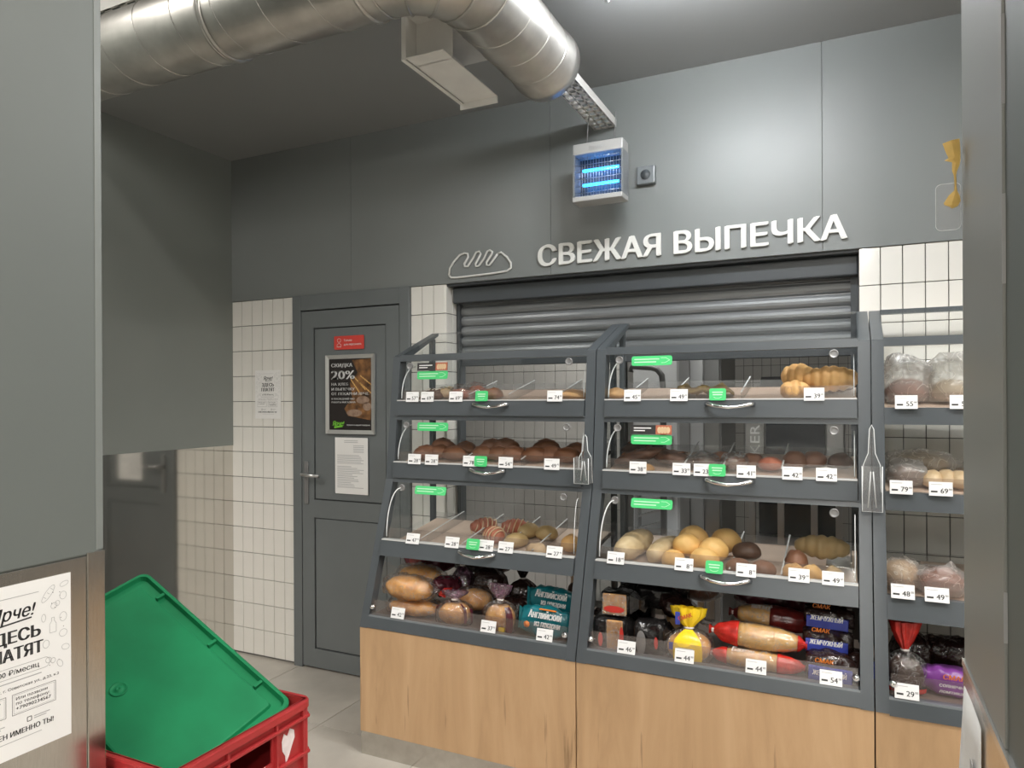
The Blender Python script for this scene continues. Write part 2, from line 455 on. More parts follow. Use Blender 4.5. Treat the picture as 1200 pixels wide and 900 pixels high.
# soffit of the header above the opening
MB().box(OX0, OX1, WY + 0.012, SHY + 0.05, TOPT - 0.012, TOPT).build('lintel', 'shutter_box', wall_back)
def tile_mesh(w, h, m, t=0.012):
    return MB().bevbox(-w / 2, w / 2, 0, t, -h / 2, h / 2, 0.0022).mesh('tile', m)
def lay(x0, x1, cols, ztop, rows, y, m='tile_white', parent=wall_back, ph=0.15):
    p = (x1 - x0) / cols; me = tile_mesh(p - 0.003, ph - 0.003, m)
    for c in range(cols):
        for r in range(rows):
            o = link('tile', me, parent); o.location = (x0 + p * (c + 0.5), y, ztop - ph * (r + 0.5))
lay(LX, DX0, 6, TOPT, 14, WY)
lay(DX1, OX0, 3, TOPT, 11, WY)
lay(OX1, OX1 + 0.0766 * 12, 12, TOPT, 11, WY)
# tiles of the left reveal (turned to face the opening)
me = tile_mesh(0.062, 0.147, 'tile_white')
for c in range(2):
    for r in range(11):
        o = link('tile', me, wall_back); o.rotation_euler = (0, 0, PI / 2); o.location = (OX0 + 0.006, WY + 0.034 + 0.065 * c, TOPT - 0.15 * (r + 0.5))

# left wall: painted sheet above, polished steel below
wl = MB().box(LX - 0.15, LX, -5, WY + 0.012, 0, 3.9)
wall_left = struct('wall_left', wl, 'grey_paint', 'grey painted left wall above polished steel cladding', 'wall')
MB().bevbox(LX - 0.002, LX + 0.008, 0.6, WY, 1.247, 3.9, 0.002).build('painted_panel', 'grey_wall_paint', wall_left)
MB().box(LX - 0.002, LX + 0.003, 0.6, WY, 0, 1.247).build('steel_cladding', 'steel_wall', wall_left)

# low ceiling of the niche
struct('ceiling', MB().box(LX, 4.6, 2.0, WY + 0.02, CEIL, CEIL + 0.05), 'grey_ceiling', 'dark grey low ceiling above the bread displays', 'ceiling')
struct('ceiling_hall', MB().box(-5, 4.6, -5, 7, 3.9, 4.0), 'hall_white', 'high pale ceiling of the shop hall', 'ceiling')
struct('wall_rear', MB().box(-5, 4.6, -5.1, -5, 0, 3.9), 'hall_white', 'pale rear wall of the shop hall', 'wall')
struct('wall_right', MB().box(4.6, 4.7, -5, 7, 0, 3.9), 'hall_white', 'pale right wall of the shop hall', 'wall')

# bakery behind the shutter
wk = struct('wall_bakery_left', MB().box(-3.6, -1.30, 4.412, 4.5, 0, 2.9), 'grout', 'tiled bakery wall seen through the left display', 'wall')
lay(-3.00, -1.31, 22, 2.15, 13, 4.40, 'bakery_tile', wk)
struct('wall_bakery_back', MB().box(-1.30, 3.0, 6.6, 6.7, 0, 2.9), 'far_tile', 'far tiled wall of the bakery room', 'wall')
struct('wall_bakery_side', MB().box(-1.38, -1.30, 4.412, 6.7, 0, 2.9), 'bakery_tile', 'side wall of the bakery room', 'wall')
struct('wall_bakery_right', MB().box(2.4, 2.5, SHY + 0.06, 6.7, 0, 2.9), 'bakery_tile', 'right wall of the bakery room', 'wall')
struct('wall_bakery_end', MB().box(-3.7, -3.6, SHY + 0.06, 4.5, 0, 2.9), 'bakery_tile', 'left end wall of the bakery room', 'wall')
struct('ceiling_bakery', MB().box(-3.7, 3.0, SHY + 0.06, 6.7, 2.8, 2.9), 'hall_white', 'ceiling of the bakery room', 'ceiling')

# ------------------------------------------------------------------ lamps
def lamp(name, label, x, y, z, lx, ly, watts, group=None, col=(1, 0.97, 0.93), glow='led_white', dep=.007):
    t = thing(name, label, 'lamp', (x, y, z), 0, group)
    MB().bevbox(x - lx / 2 - 0.012, x + lx / 2 + 0.012, y - ly / 2 - 0.012, y + ly / 2 + 0.012, z + dep - .001, z + 0.05, 0.004).build('housing', 'white_appliance', t)
    MB().box(x - lx / 2, x + lx / 2, y - ly / 2, y + ly / 2, z, z + dep).build('diffuser', glow, t)
    if not watts: return t
    ld = bpy.data.lights.new(name + '_light', 'AREA'); ld.shape = 'RECTANGLE'; ld.size = lx; ld.size_y = ly; ld.energy = watts; ld.color = col
    lo = bpy.data.objects.new('light', ld); COL.objects.link(lo); lo.parent = t; lo.location = (0, 0, -0.004)
    return t
hall_pos = [(-2.75, -0.1), (-2.75, -2.9), (0.19, -2.3), (0.19, -4.0), (2.2, 0.8), (2.2, -1.7), (2.2, -4.0)]
words = ['over the passage behind the left column', 'far back at the left of the hall', 'over the aisle behind the viewer', 'far back in the middle of the hall', 'over the aisle beyond the right pillar', 'over the aisle right of the viewer', 'far back at the right of the hall']
for (x, y), w in zip(hall_pos, words):
    lamp('linear_lamp', 'long white ceiling lamp ' + w, x, y, 3.55, 0.14, 1.9, HALL_W, 'hall ceiling lamps', (1, 0.96, 0.90))
pl = thing('pendant_lamp', 'bright white opal lamp hung below the low ceiling above the lettering', 'lamp', (-0.42, 2.19, 2.82))
MB().bevbox(-0.70, -0.10, 2.15, 2.23, 2.82, 2.87, .012).build('diffuser', 'led_niche', pl)
for x in (-0.715, -0.10): MB().bevbox(x, x + .015, 2.145, 2.235, 2.815, 2.875, .003).build('end_cap', 'white_appliance', pl)
for x in (-0.60, -0.20): MB().tube([(x, 2.19, 2.87), (x, 2.19, CEIL)], .002, 5).build('hanging_wire', 'steel_dim', pl)
lamp('linear_lamp', 'added long white lamp crossing in front of the bread displays', 0.62, 1.38, 3.55, 1.9, 0.14, HALL_W * .75, 'hall ceiling lamps', (1, 0.96, 0.90))  # unseen lamp, added to brighten the left wall and the cabinets
lamp('panel_lamp', 'white ceiling lamp inside the bakery room', -1.0, 4.3 - 0.45, 2.70, 0.9, 0.12, BAKERY_W, None, (1, 0.97, 0.92))

# ------------------------------------------------------------------ foreground columns
CX, CY = -1.37, 0.942
t = thing('column', 'grey column end at the left with steel cladding below', 'column', (-1.75, 0.2, 0), kind='structure'); t.name = 'wall_column_left'
MB().bevbox(-2.1, CX, -0.6, CY, 1.212, 3.9, 0.004).build('painted_face', 'grey_paint', t)
MB().bevbox(-2.1, CX + 0.001, -0.6, CY - 0.034, 0, 1.212, 0.002).build('steel_cladding', 'steel_brushed', t)
MB().bevbox(CX - 0.045, CX + 0.004, CY - 0.034, CY + 0.003, 0, 1.218, 0.0015).build('corner_guard', 'steel_brushed', t)
MB().bevbox(CX - 0.01, CX + 0.0015, CY - 0.014, CY + 0.001, 1.22, 3.9, 0.001).build('edge_profile', 'grey_edge', t)
PX, PY = 0.127, 1.0
t = thing('column', 'grey pillar at the right with a pale wide edge strip', 'column', (0.45, 0.75, 0), kind='structure'); t.name = 'wall_column_right'
MB().bevbox(PX, 0.75, 0.45, PY - 0.002, 0, 3.9, 0.004).build('painted_face', 'grey_paint', t)
MB().bevbox(PX - 0.0025, PX + 0.03, PY - 0.243, PY, 1.205, 3.9, 0.001).build('edge_strip', 'grey_light', t)
for z0, z1 in ((2.02, 2.11), (1.78, 1.86), (1.62, 1.70), (1.30, 1.345)):
    MB().box(PX - 0.0029, PX, PY - 0.2436, PY - 0.2428, z0, z1).build('paint_chip', 'print_grey', t)
MB().box(PX - 0.004, PX + 0.02, 0.45, PY + 0.001, 0, 1.203).build('steel_cladding', 'steel_brushed', t)
MB().box(PX - 0.005, PX, 0.45, PY + 0.002, 1.197, 1.205).build('cladding_edge', 'steel_edge', t)
# torn paper on the right column
pts = []
for r in range(8):
    z = 1.192 - 0.30 * r / 7
    for c in range(6):
        f = c / 5
        y = 0.943 + 0.035 * (r / 7) - (0.085 + 0.03 * r / 7) * f
        curl = 0.012 * (1 - f) ** 2 * (0.3 + r / 7) + 0.0015
        pts.append((PX - 0.0045 - curl, y, z - 0.012 * f if r == 0 else z))
fs = [(r * 6 + c, r * 6 + c + 1, (r + 1) * 6 + c + 1, (r + 1) * 6 + c) for r in range(7) for c in range(5)]
o = MB().add(pts, fs, 0, True).build('torn_notice', 'paper_white')
so = o.modifiers.new('t', 'SOLIDIFY'); so.thickness = 0.0006
tag(o, 'curling white paper notice stuck on the right pillar cladding', 'paper')
mb = MB()
for y0, z0, y1, z1 in ((0.90, 1.13, 0.885, 1.11), (0.885, 1.06, 0.87, 1.0), (0.93, 1.10, 0.92, 1.085)):
    mb.box(PX - 0.0105, PX - 0.0098, y1, y0, z1, z0)
mb.build('smudge', 'print_grey', o)

# ------------------------------------------------------------------ door
dr = thing('door_1', 'grey panelled door with lever handle between the tile strips', 'door', ((DX0 + DX1) / 2, WY, 0), kind='structure')
F = 0.062
for x0, x1, z0, z1 in ((DX0, DX0 + F, 0, TOPT + 0.002), (DX1 - F, DX1, 0, TOPT + 0.002), (DX0 + F, DX1 - F, TOPT - 0.085, TOPT + 0.002)):
    MB().bevbox(x0, x1, WY - 0.016, WY + 0.06, z0, z1, 0.003).build('frame', 'door_grey', dr)
lx0, lx1, lz0, lz1 = DX0 + F + 0.004, DX1 - F - 0.004, 0.012, TOPT - 0.092
leaf = MB()
S = 0.085
p1, p2 = (0.955, lz1 - 0.095), (0.115, 0.855)
leaf.box(lx0, lx0 + S, WY - 0.012, WY + 0.035, lz0, lz1).box(lx1 - S, lx1, WY - 0.012, WY + 0.035, lz0, lz1)
for z0, z1 in ((lz0, p2[0]), (p2[1], p1[0]), (p1[1], lz1)): leaf.box(lx0 + S, lx1 - S, WY - 0.012, WY + 0.035, z0, z1)
leaf.build('leaf', 'door_grey', dr)
for z0, z1 in (p1, p2):
    MB().box(lx0 + S - 0.001, lx1 - S + 0.001, WY + 0.0, WY + 0.03, z0 - 0.001, z1 + 0.001).build('gasket', 'door_dark', dr)
    MB().bevbox(lx0 + S + 0.006, lx1 - S - 0.006, WY - 0.008, WY + 0.02, z0 + 0.006, z1 - 0.006, 0.003).build('door_panel', 'door_grey', dr)
MB().box(DX0 + F - 0.001, DX1 - F + 0.001, WY + 0.036, WY + 0.06, 0, TOPT - 0.08).build('rebate', 'door_dark', dr)
hx = lx0 + 0.035
MB().bevbox(hx - 0.014, hx + 0.014, WY - 0.022, WY - 0.011, 0.93, 1.17, 0.003).build('handle_plate', 'steel_dim', dr)
MB().tube([(hx, WY - 0.02, 1.10), (hx, WY - 0.058, 1.10), (hx + 0.012, WY - 0.066, 1.10), (hx + 0.125, WY - 0.062, 1.096)], 0.0095, 8).build('lever', 'steel', dr)
# ------------------------------------------------------------------ roller shutter
sh = thing('roller_shutter', 'half-lowered grey roller shutter above the bread displays', 'shutter', ((OX0 + OX1) / 2, SHY, 1.74))
MB().bevbox(OX0 + 0.014, OX1 - 0.002, SHY - 0.075, SHY + 0.04, TOPT - 0.095, TOPT - 0.014, 0.006).build('shutter_box', 'shutter_box', sh)
prof = [(-0.0, 0.0), (-0.009, 0.006), (-0.0145, 0.016), (-0.0155, 0.027), (-0.0135, 0.038), (-0.006, 0.046), (0.002, 0.049), (0.002, 0.054), (0.006, 0.054), (0.006, 0.0)]
slat = MB().prism(prof, 0, OX1 - OX0 - 0.04, 'x').mesh('slat', 'shutter')
nsl = 6
for k in range(nsl):
    o = link('slat', slat, sh); o.location = (OX0 + 0.02 - sh.location.x, 0, 0.03 + 0.0535 * k - 0.03 + 0.0)
MB().bevbox(OX0 + 0.018, OX1 - 0.022, SHY - 0.014, SHY + 0.010, 1.69, 1.742, 0.004).build('bottom_bar', 'shutter_box', sh)
for x0, x1 in ((OX0 + 0.012, OX0 + 0.03), (OX1 - 0.03, OX1 - 0.001)):
    MB().box(x0, x1, SHY - 0.03, SHY + 0.03, 0.5, TOPT - 0.02).build('guide_rail', 'shutter_box', sh)

# ------------------------------------------------------------------ wall lettering and bun emblem
tx = thing('wall_lettering', 'white raised Cyrillic words above the shutter', 'sign', (-0.67, WY - 0.008, 2.153))
full = 'СВЕЖАЯ ВЫПЕЧКА'
BOLD = 0.022
gv, _ = glyphs(full, 0.0, 4, 0.0, 1.0)
gx0, gx1 = min(p.x for p in gv), max(p.x for p in gv)
LXA, LXB = -1.338, -0.004
kx = (LXB - LXA) / (gx1 - gx0); kz = 0.100 / 0.745
for i, ch in enumerate(full):
    if ch == ' ': continue
    pv, _ = glyphs(full[:i + 1], 0.0, 4, 0.0, 1.0)
    cv, cf = glyphs(ch, 0.0, 4, 0.05, 1.0)
    dx = max(p.x for p in pv) - max(p.x for p in cv)
    mb = MB()
    for ox, oz in ((-.03, -.01), (.03, .01), (0, 0)):
        mb.add([(LXA + (p.x + ox + dx - gx0) * kx, WY - 0.0125 - p.z * 0.10 - .0004 * (oz + .03) / .01, 2.153 + (p.y + oz) * kz) for p in cv], cf)
    mb.build('letter', 'white_letter', tx)
em = thing('bun_emblem', 'white outline of a scored loaf on the wall left of the lettering', 'sign', (-1.55, WY - 0.008, 2.14))
ex, ez = XA(563, WY), 2.19
def epx(px, py): p = at(px, py, WY - 0.012); return (p.x, WY - 0.012, p.z)
body = [(527, 322), (528, 314), (533, 306), (540, 298.5), (545, 296.5)]
tail = [(582, 295), (588, 295.5), (595, 301), (599.5, 308), (599.5, 314), (595, 317.5), (580, 320), (550, 323.5), (536, 325), (529.5, 325)]
zig = [(545, 296.5), (549, 297), (549.5, 301), (545, 309), (545.5, 312), (549, 312), (555, 303), (559, 295.5), (562.5, 294.5), (564.5, 297), (558, 309), (558.5, 312), (562, 311.5), (568, 303), (572, 294.5), (575, 293), (578, 295), (577, 298), (571, 307), (571, 310.5), (574.5, 311), (580, 303), (584, 297.5)]
MB().tube([epx(*p) for p in body + zig[1:]], 0.0054, 6).build('outline', 'white_letter', em)
MB().tube([epx(*p) for p in [(584, 297.5)] + tail[1:] + [(527, 322)]], 0.0054, 6).build('outline', 'white_letter', em)

# ------------------------------------------------------------------ ventilation duct
DY, DZ, DR = 1.67, 2.746, 0.125
BX = -1.0
RB = 0.19
du = thing('ventilation_duct', 'galvanised spiral duct bending towards the back wall under the ceiling', 'duct', (BX, DY, DZ))
xe = BX - RB
MB().lathe([(DR, 0), (DR, xe - LX)], 40, (LX, DY, DZ), ((0, 1, 0), (0, 0, 1), (1, 0, 0)), caps=False).build('main_pipe', 'galv', du)
def helix(x0, x1, pitch, f):
    n = int((x1 - x0) / pitch * 36)
    return [f(x0 + (x1 - x0) * i / n, 2 * PI * (x1 - x0) * i / n / pitch) for i in range(n + 1)]
MB().tube(helix(LX, xe - 0.06, 0.17, lambda x, a: (x, DY + DR * math.cos(a), DZ + DR * math.sin(a))), 0.0024, 5).build('spiral_seam', 'galv', du)
for bx in (-1.80, -1.79, xe - 0.05, -2.62):
    MB().lathe([(DR, -0.006), (DR + 0.007, -0.004), (DR + 0.007, 0.004), (DR, 0.006)], 40, (bx, DY, DZ), ((0, 1, 0), (0, 0, 1), (1, 0, 0)), caps=False).build('coupling_band', 'galv', du)
# gored elbow
rings = []
G = 4
for k in range(G + 1):
    a = PI / 2 * k / G
    c = Vector((xe + RB * math.sin(a), DY + RB - RB * math.cos(a), DZ)); t = Vector((math.cos(a), math.sin(a), 0)); u = Vector((-t.y, t.x, 0))
    sc_ = 1.0 if k in (0, G) else 1.02
    rings.append([c + u * (DR * sc_ * math.cos(2 * PI * j / 40)) + Vector((0, 0, 1)) * (DR * math.sin(2 * PI * j / 40)) for j in range(40)])
MB().rings(rings, caps=False).build('elbow', 'galv', du)
for k in range(G + 1):
    cpts = [p + (p - sum(rings[k], Vector()) / 40).normalized() * 0.001 for p in rings[k]]
    MB().tube(cpts, 0.004, 5, closed=True).build('elbow_seam', 'galv', du)
by0, by1 = DY + RB, 2.42
MB().lathe([(DR, by0), (DR, by1 - 0.05), (DR + 0.006, by1 - 0.045), (DR + 0.006, by1), (DR - 0.004, by1), (DR - 0.004, by0)], 40, (BX, 0, DZ), ((1, 0, 0), (0, 0, 1), (0, 1, 0)), caps=False).build('branch_pipe', 'galv', du)
MB().lathe([(0.0, by1 - 0.02), (DR - 0.004, by1 - 0.02)], 40, (BX, 0, DZ), ((1, 0, 0), (0, 0, 1), (0, 1, 0)), caps=False).build('end_cap', 'galv', du)
MB().tube(helix(by0 + 0.02, by1 - 0.06, 0.14, lambda y, a: (BX + DR * math.cos(a), y, DZ + DR * math.sin(a))), 0.0024, 5).build('spiral_seam', 'galv', du)
# rectangular branch box under the elbow
hb = thing('duct_take_off', 'white open sheet-metal box fixed to the side of the duct bend', 'duct', (-1.17, 2.07, 2.6))
hx0, hx1, hy0, hy1, hz0, hz1 = -1.263, -1.126, 1.885, 2.263, 2.598, 2.735
MB().box(hx0, hx1, hy0, hy1, hz0, hz0 + 0.003).build('bottom_sheet', 'galv_white', hb)
MB().box(hx0, hx0 + 0.003, hy0, hy1, hz0, hz1).build('side_sheet', 'galv_white', hb)
MB().box(hx0, hx1, hy0 + 0.06, hy0 + 0.063, hz0, hz1).build('inner_sheet', 'galv_white', hb)
MB().box(hx0, hx1, hy0, hy1, hz1, hz1 + 0.003).build('top_sheet', 'galv_white', hb)
MB().box(hx0 - 0.014, hx0, hy0 - 0.002, hy1, hz0 - 0.004, hz0 + 0.003).build('flange', 'galv_white', hb)
MB().box(hx0 - 0.012, hx0 + 0.004, hy0 - 0.004, hy0, hz0 - 0.004, hz1).build('flange', 'galv_white', hb)
MB().box(hx0 - 0.014, hx1, hy1 - 0.003, hy1 + 0.003, hz0 - 0.022, hz0).build('flange', 'galv_white', hb)
# cable trays
def cable_tray(label, p0, ln, w, axis, pitch=0.05):
    t = thing('cable_tray', label, 'cable tray', p0)
    m = MB(); z = p0[2]
    n = int(ln / pitch)
    def B(a0, a1, b0, b1, z0, z1):
        if axis == 'y': m.box(p0[0] + b0, p0[0] + b1, p0[1] + a0, p0[1] + a1, z0, z1)
        else: m.box(p0[0] + a0, p0[0] + a1, p0[1] + b0, p0[1] + b1, z0, z1)
    for b0 in (-w / 2, -w / 6 - 0.003, w / 6 - 0.003, w / 2 - 0.008): B(0, ln, b0, b0 + 0.008, z, z + 0.0015)
    for k in range(n + 1): B(k * pitch, min(ln, k * pitch + pitch * 0.45), -w / 2, w / 2, z, z + 0.0015)
    m.build('perforated_base', 'galv_white', t)
    m = MB(); B(0, ln, -w / 2 - 0.0015, -w / 2, z, z + 0.05); m.build('side_flange', 'galv_white', t)
    m = MB(); B(0, ln, w / 2, w / 2 + 0.0015, z, z + 0.035); m.build('side_flange', 'galv_white', t)
    return t
cable_tray('perforated cable tray lit blue above the insect lamp', (-1.0, 2.45, 2.755), 0.67, 0.10, 'y')
cable_tray('pale cable tray above the duct in the top left corner', (-3.36, 1.95, 3.105), 1.6, 0.12, 'x', 0.09)

# ------------------------------------------------------------------ insect lamp
ZX0, ZX1, ZY0, ZY1, ZZ0, ZZ1 = -1.078, -0.854, 2.90, 2.985, 2.368, 2.622
zp = thing('insect_lamp', 'hanging insect lamp with two glowing blue tubes and pale housing', 'insect lamp', ((ZX0 + ZX1) / 2, 2.94, ZZ0))
MB().bevbox(ZX0, ZX1, ZY0, ZY1, ZZ1 - 0.048, ZZ1, 0.005).build('top_housing', 'zapper_body', zp)
MB().bevbox(ZX0, ZX1, ZY0 - 0.012, ZY1, ZZ0, ZZ0 + 0.022, 0.004).build('catch_tray', 'zapper_body', zp)
for x in (ZX0, ZX1 - 0.008): MB().box(x, x + 0.008, ZY0, ZY1, ZZ0 + 0.02, ZZ1 - 0.045).build('side_frame', 'frame_edge', zp)
MB().box(ZX0 + 0.008, ZX1 - 0.008, ZY1 - 0.006, ZY1, ZZ0 + 0.02, ZZ1 - 0.045).build('back_panel', 'frame_grey', zp)
for z in (2.452, 2.515):
    MB().lathe([(0.005, 0), (0.0065, 0.008), (0.0065, ZX1 - ZX0 - 0.068), (0.005, ZX1 - ZX0 - 0.06)], 12, (ZX0 + 0.03, ZY0 + 0.045, z), ((0, 1, 0), (0, 0, 1), (1, 0, 0))).build('tube', 'uv_tube', zp)
for k in range(15):
    x = ZX0 + 0.022 + k * (ZX1 - ZX0 - 0.044) / 14
    MB().tube([(x, ZY0 + 0.022, ZZ0 + 0.03), (x, ZY0 + 0.022, ZZ1 - 0.05)], 0.0012, 4).build('grid_wire', 'steel', zp)
for k in range(6):
    z = ZZ0 + 0.04 + k * 0.03
    MB().tube([(ZX0 + 0.008, ZY0 + 0.004, z), (ZX1 - 0.008, ZY0 + 0.004, z)], 0.0012, 4).build('guard_wire', 'steel', zp)
for x in (ZX0 + 0.05, ZX1 - 0.05): MB().tube([(x, 2.94, ZZ1), (x + 0.008, 2.945, 2.752)], 0.0018, 5).build('hanging_wire', 'steel_dim', zp)
mb = MB(); put_text(mb, 'gratto', (ZX0 + 0.075, ZY0 - 0.0008, ZZ1 - 0.031), (1, 0, 0), (0, 0, 1), 0.013, 0.062, bold=0.02); mb.build('lettering', 'print_grey', zp)
so = thing('wall_socket', 'grey socket box on the panel right of the insect lamp', 'socket', (-0.811, WY - 0.006, 2.47))
MB().bevbox(-0.853, -0.769, WY - 0.034, WY - 0.005, 2.473, 2.555, 0.006).build('box', 'frame_edge', so)
MB().lathe([(0.022, 0), (0.022, 0.004)], 20, (-0.811, WY - 0.038, 2.514), ((1, 0, 0), (0, 0, 1), (0, 1, 0))).build('outlet', 'frame_grey', so)

# ------------------------------------------------------------------ yellow ribbon and clear holder on the right pillar
yr = thing('yellow_ribbon', 'crumpled yellow paper ribbon sticking out from the right pillar edge', 'ribbon', (PX, PY, 1.80))
def yz(px, py): return at(px, py, PY - 0.01)
rib = [(1106, 171, 1126, 165), (1110, 182, 1127, 178), (1113, 188, 1127, 186), (1108, 191, 1127, 190), (1117, 193, 1126, 196), (1117, 203, 1123, 203), (1119, 208, 1122, 208), (1120, 220, 1122.5, 220), (1119.5, 226, 1123, 226), (1113, 232, 1126, 232), (1107, 241, 1127, 238), (1108, 243, 1124, 244), (1114, 245, 1117, 247)]
rings = []
for x0, y0, x1, y1 in rib:
    a, b = yz(x0, y0), yz(x1, y1); m = (a + b) / 2; h = max(0.0012, (b - a).length * 0.18)
    rings.append([a, m + Vector((0, -h, 0)), b, m + Vector((0, h, 0))])
MB().rings(rings, smooth=False).build('ribbon', 'yellow_paper', yr)
ch_ = thing('clear_holder', 'small clear plastic card holder on the right pillar edge', 'holder', tuple(yz(1112, 272)))
c = yz(1113, 244)
hp = rrect(0.026, 0.056, 0.006)
MB().prism([(c.x + p[0] , c.z + p[1]) for p in hp], c.y + 0.004, c.y + 0.006, 'y').build('sheet', 'acrylic', ch_)
MB().tube([(c.x + p[0], c.y + 0.005, c.z + p[1]) for p in hp], 0.0003, 5, closed=True).build('rim', 'acrylic_edge', ch_)

# ================================================================== PAPER
def hiring_poster(t, org, u, v, n, W, H):
    """the job flyer: org = lower-left corner, u right, v up, n outwards"""
    org, u, v, n = map(Vector, (org, u, v, n))
    o = org + n * 0.0009
    m = MB()
    m.add([org + u * a + v * b + n * c for c in (0, 0.0006) for a, b in ((0, 0), (W, 0), (W, H), (0, H))], [(3, 2, 1, 0), (4, 5, 6, 7), (0, 1, 5, 4), (1, 2, 6, 5), (2, 3, 7, 6), (3, 0, 4, 7)])
    m.build('sheet', 'paper_white', t)
    k = MB(); g = MB()
    P = lambda a, b: o + u * (a * W) + v * (b * H)
    quad(g, o, u, v, .25 * W, .72 * W, .925 * H, .929 * H)
    put_text(k, 'Ярче!', P(.50, .80), u, v, .075 * H, .34 * W, 'c', .02, shear=.25)
    outline(k, o, u, v, [(.40 * W, .775 * H), (.66 * W, .787 * H)], .009 * H, closed=False)
    put_text(k, 'ЗДЕСЬ', P(.50, .665), u, v, .072 * H, .46 * W, 'c', .045)
    put_text(k, 'ПЛАТЯТ', P(.50, .565), u, v, .072 * H, .50 * W, 'c', .045)
    outline(g, P(.5, .495), u, v, rrect(.62 * W, .06 * H, .028 * H), .003 * H)
    put_text(k, '60 000 ₽/месяц', P(.50, .482), u, v, .030 * H, .44 * W, 'c', .015)
    quad(g, o, u, v, .22 * W, .74 * W, .438 * H, .444 * H)
    put_text(k, 'г. Екатеринбург, г. Советская ул., д.23, к.2', P(.50, .395), u, v, .016 * H, .78 * W, 'c', .01)
    for a0, a1 in ((.09, .45), (.50, .86)):
        outline(k, o, u, v, [(a0 * W, .245 * H), (a1 * W, .245 * H), (a1 * W, .365 * H), (a0 * W, .365 * H)], .0022 * H)
        outline(g, o, u, v, [((a0 + .012) * W, .253 * H), ((a1 - .012) * W, .253 * H), ((a1 - .012) * W, .357 * H), ((a0 + .012) * W, .357 * H)], .0016 * H)
    put_text(k, 'Заполни анкету', P(.12, .328), u, v, .018 * H, .29 * W, bold=.01)
    put_text(k, 'на сайте.рф', P(.12, .298), u, v, .018 * H, .24 * W, bold=.01)
    put_text(k, 'Или позвони', P(.53, .328), u, v, .018 * H, .26 * W, bold=.01)
    put_text(k, 'по телефону:', P(.53, .300), u, v, .018 * H, .28 * W, bold=.01)
    put_text(k, '+79090234567', P(.53, .270), u, v, .020 * H, .29 * W, bold=.02)
    for a in (.25, .62):
        outline(k, o, u, v, [(a * W, .18 * H), ((a + .035) * W, .18 * H), ((a + .035) * W, .205 * H), (a * W, .205 * H)], .004 * H)
        quad(g, o, u, v, (a + .055) * W, (a + .19) * W, .196 * H, .201 * H); quad(g, o, u, v, (a + .055) * W, (a + .16) * W, .184 * H, .189 * H)
    put_text(k, 'НАМ НУЖЕН ИМЕННО ТЫ!', P(.48, .125), u, v, .030 * H, .72 * W, 'c', .03)
    quad(g, o, u, v, .28 * W, .74 * W, .095 * H, .099 * H)
    # food doodles along both sides
    rnd = random.Random(3)
    def ell(cx, cy, rx, ry, rot=0, nn=12):
        return [(cx + rx * math.cos(2 * PI * i / nn) * math.cos(rot) - ry * math.sin(2 * PI * i / nn) * math.sin(rot), cy + rx * math.cos(2 * PI * i / nn) * math.sin(rot) + ry * math.sin(2 * PI * i / nn) * math.cos(rot)) for i in range(nn)]
    for sd in (0, 1):
        f = lambda a: (a if sd else 1 - a) * W
        T = .0026 * H
        outline(g, o, u, v, ell(f(.80), .90 * H, .085 * W, .028 * W, (.9 if sd else PI - .9)), T)
        for q in (-.5, 0, .5): outline(g, o, u, v, [(f(.80) + q * .06 * W - .01 * W, .90 * H + q * .045 * H + .008 * H), (f(.80) + q * .06 * W + .012 * W, .90 * H + q * .045 * H - .004 * H)], T, closed=False)
        for cx, cy, rx, ry, ro in ((.94, .94, .04, .018, .3), (.93, .87, .03, .03, 0), (.85, .82, .028, .022, .4), (.88, .83, .02, .02, 0), (.93, .74, .032, .035, 0), (.93, .64, .035, .028, .2), (.95, .55, .035, .022, -.3), (.78, .60, .028, .03, 0), (.80, .50, .024, .022, .6), (.84, .49, .02, .02, 0), (.90, .46, .022, .032, .5), (.76, .76, .018, .03, 0)):
            outline(g, o, u, v, ell(f(cx), cy * H, rx * W, ry * H * .8, ro if sd else -ro), T)
        bt = [(-.022, -.04), (.022, -.04), (.022, .012), (.009, .03), (.009, .05), (-.009, .05), (-.009, .03), (-.022, .012)]
        outline(g, o, u, v, [(f(.84) + a * 1.3 * W, .70 * H + b * H) for a, b in bt], T)
        for q in range(9):
            quad(k, o + u * f(.74 + .22 * rnd.random()) + v * ((.45 + .48 * rnd.random()) * H), u, v, 0, .006 * W, 0, .005 * H)
    k.build('print', 'print_black', t); g.build('doodle', 'print_grey', t)
# on the left column: faces +X; reading direction is +Y seen from +X side... text runs towards far end
pw, ph_ = 0.215, 0.313
pr = 0.826 * 1.0635
t = thing('hiring_poster', 'large white job poster on the steel cladding of the left column', 'poster', (CX, 0.8, 0.9))
hiring_poster(t, (CX + 0.002, 0.875 - pw, 1.187 - ph_), (0, 1, 0), (0, 0, 1), (1, 0, 0), pw, ph_)
t = thing('hiring_poster', 'small white job poster on the tiles left of the door', 'poster', (-3.07, WY, 1.4))
a, b = at(299.5, 489, WY), at(329.5, 432, WY)
hiring_poster(t, (a.x, WY - 0.002, a.z), (1, 0, 0), (0, 0, 1), (0, -1, 0), b.x - a.x, b.z - a.z)

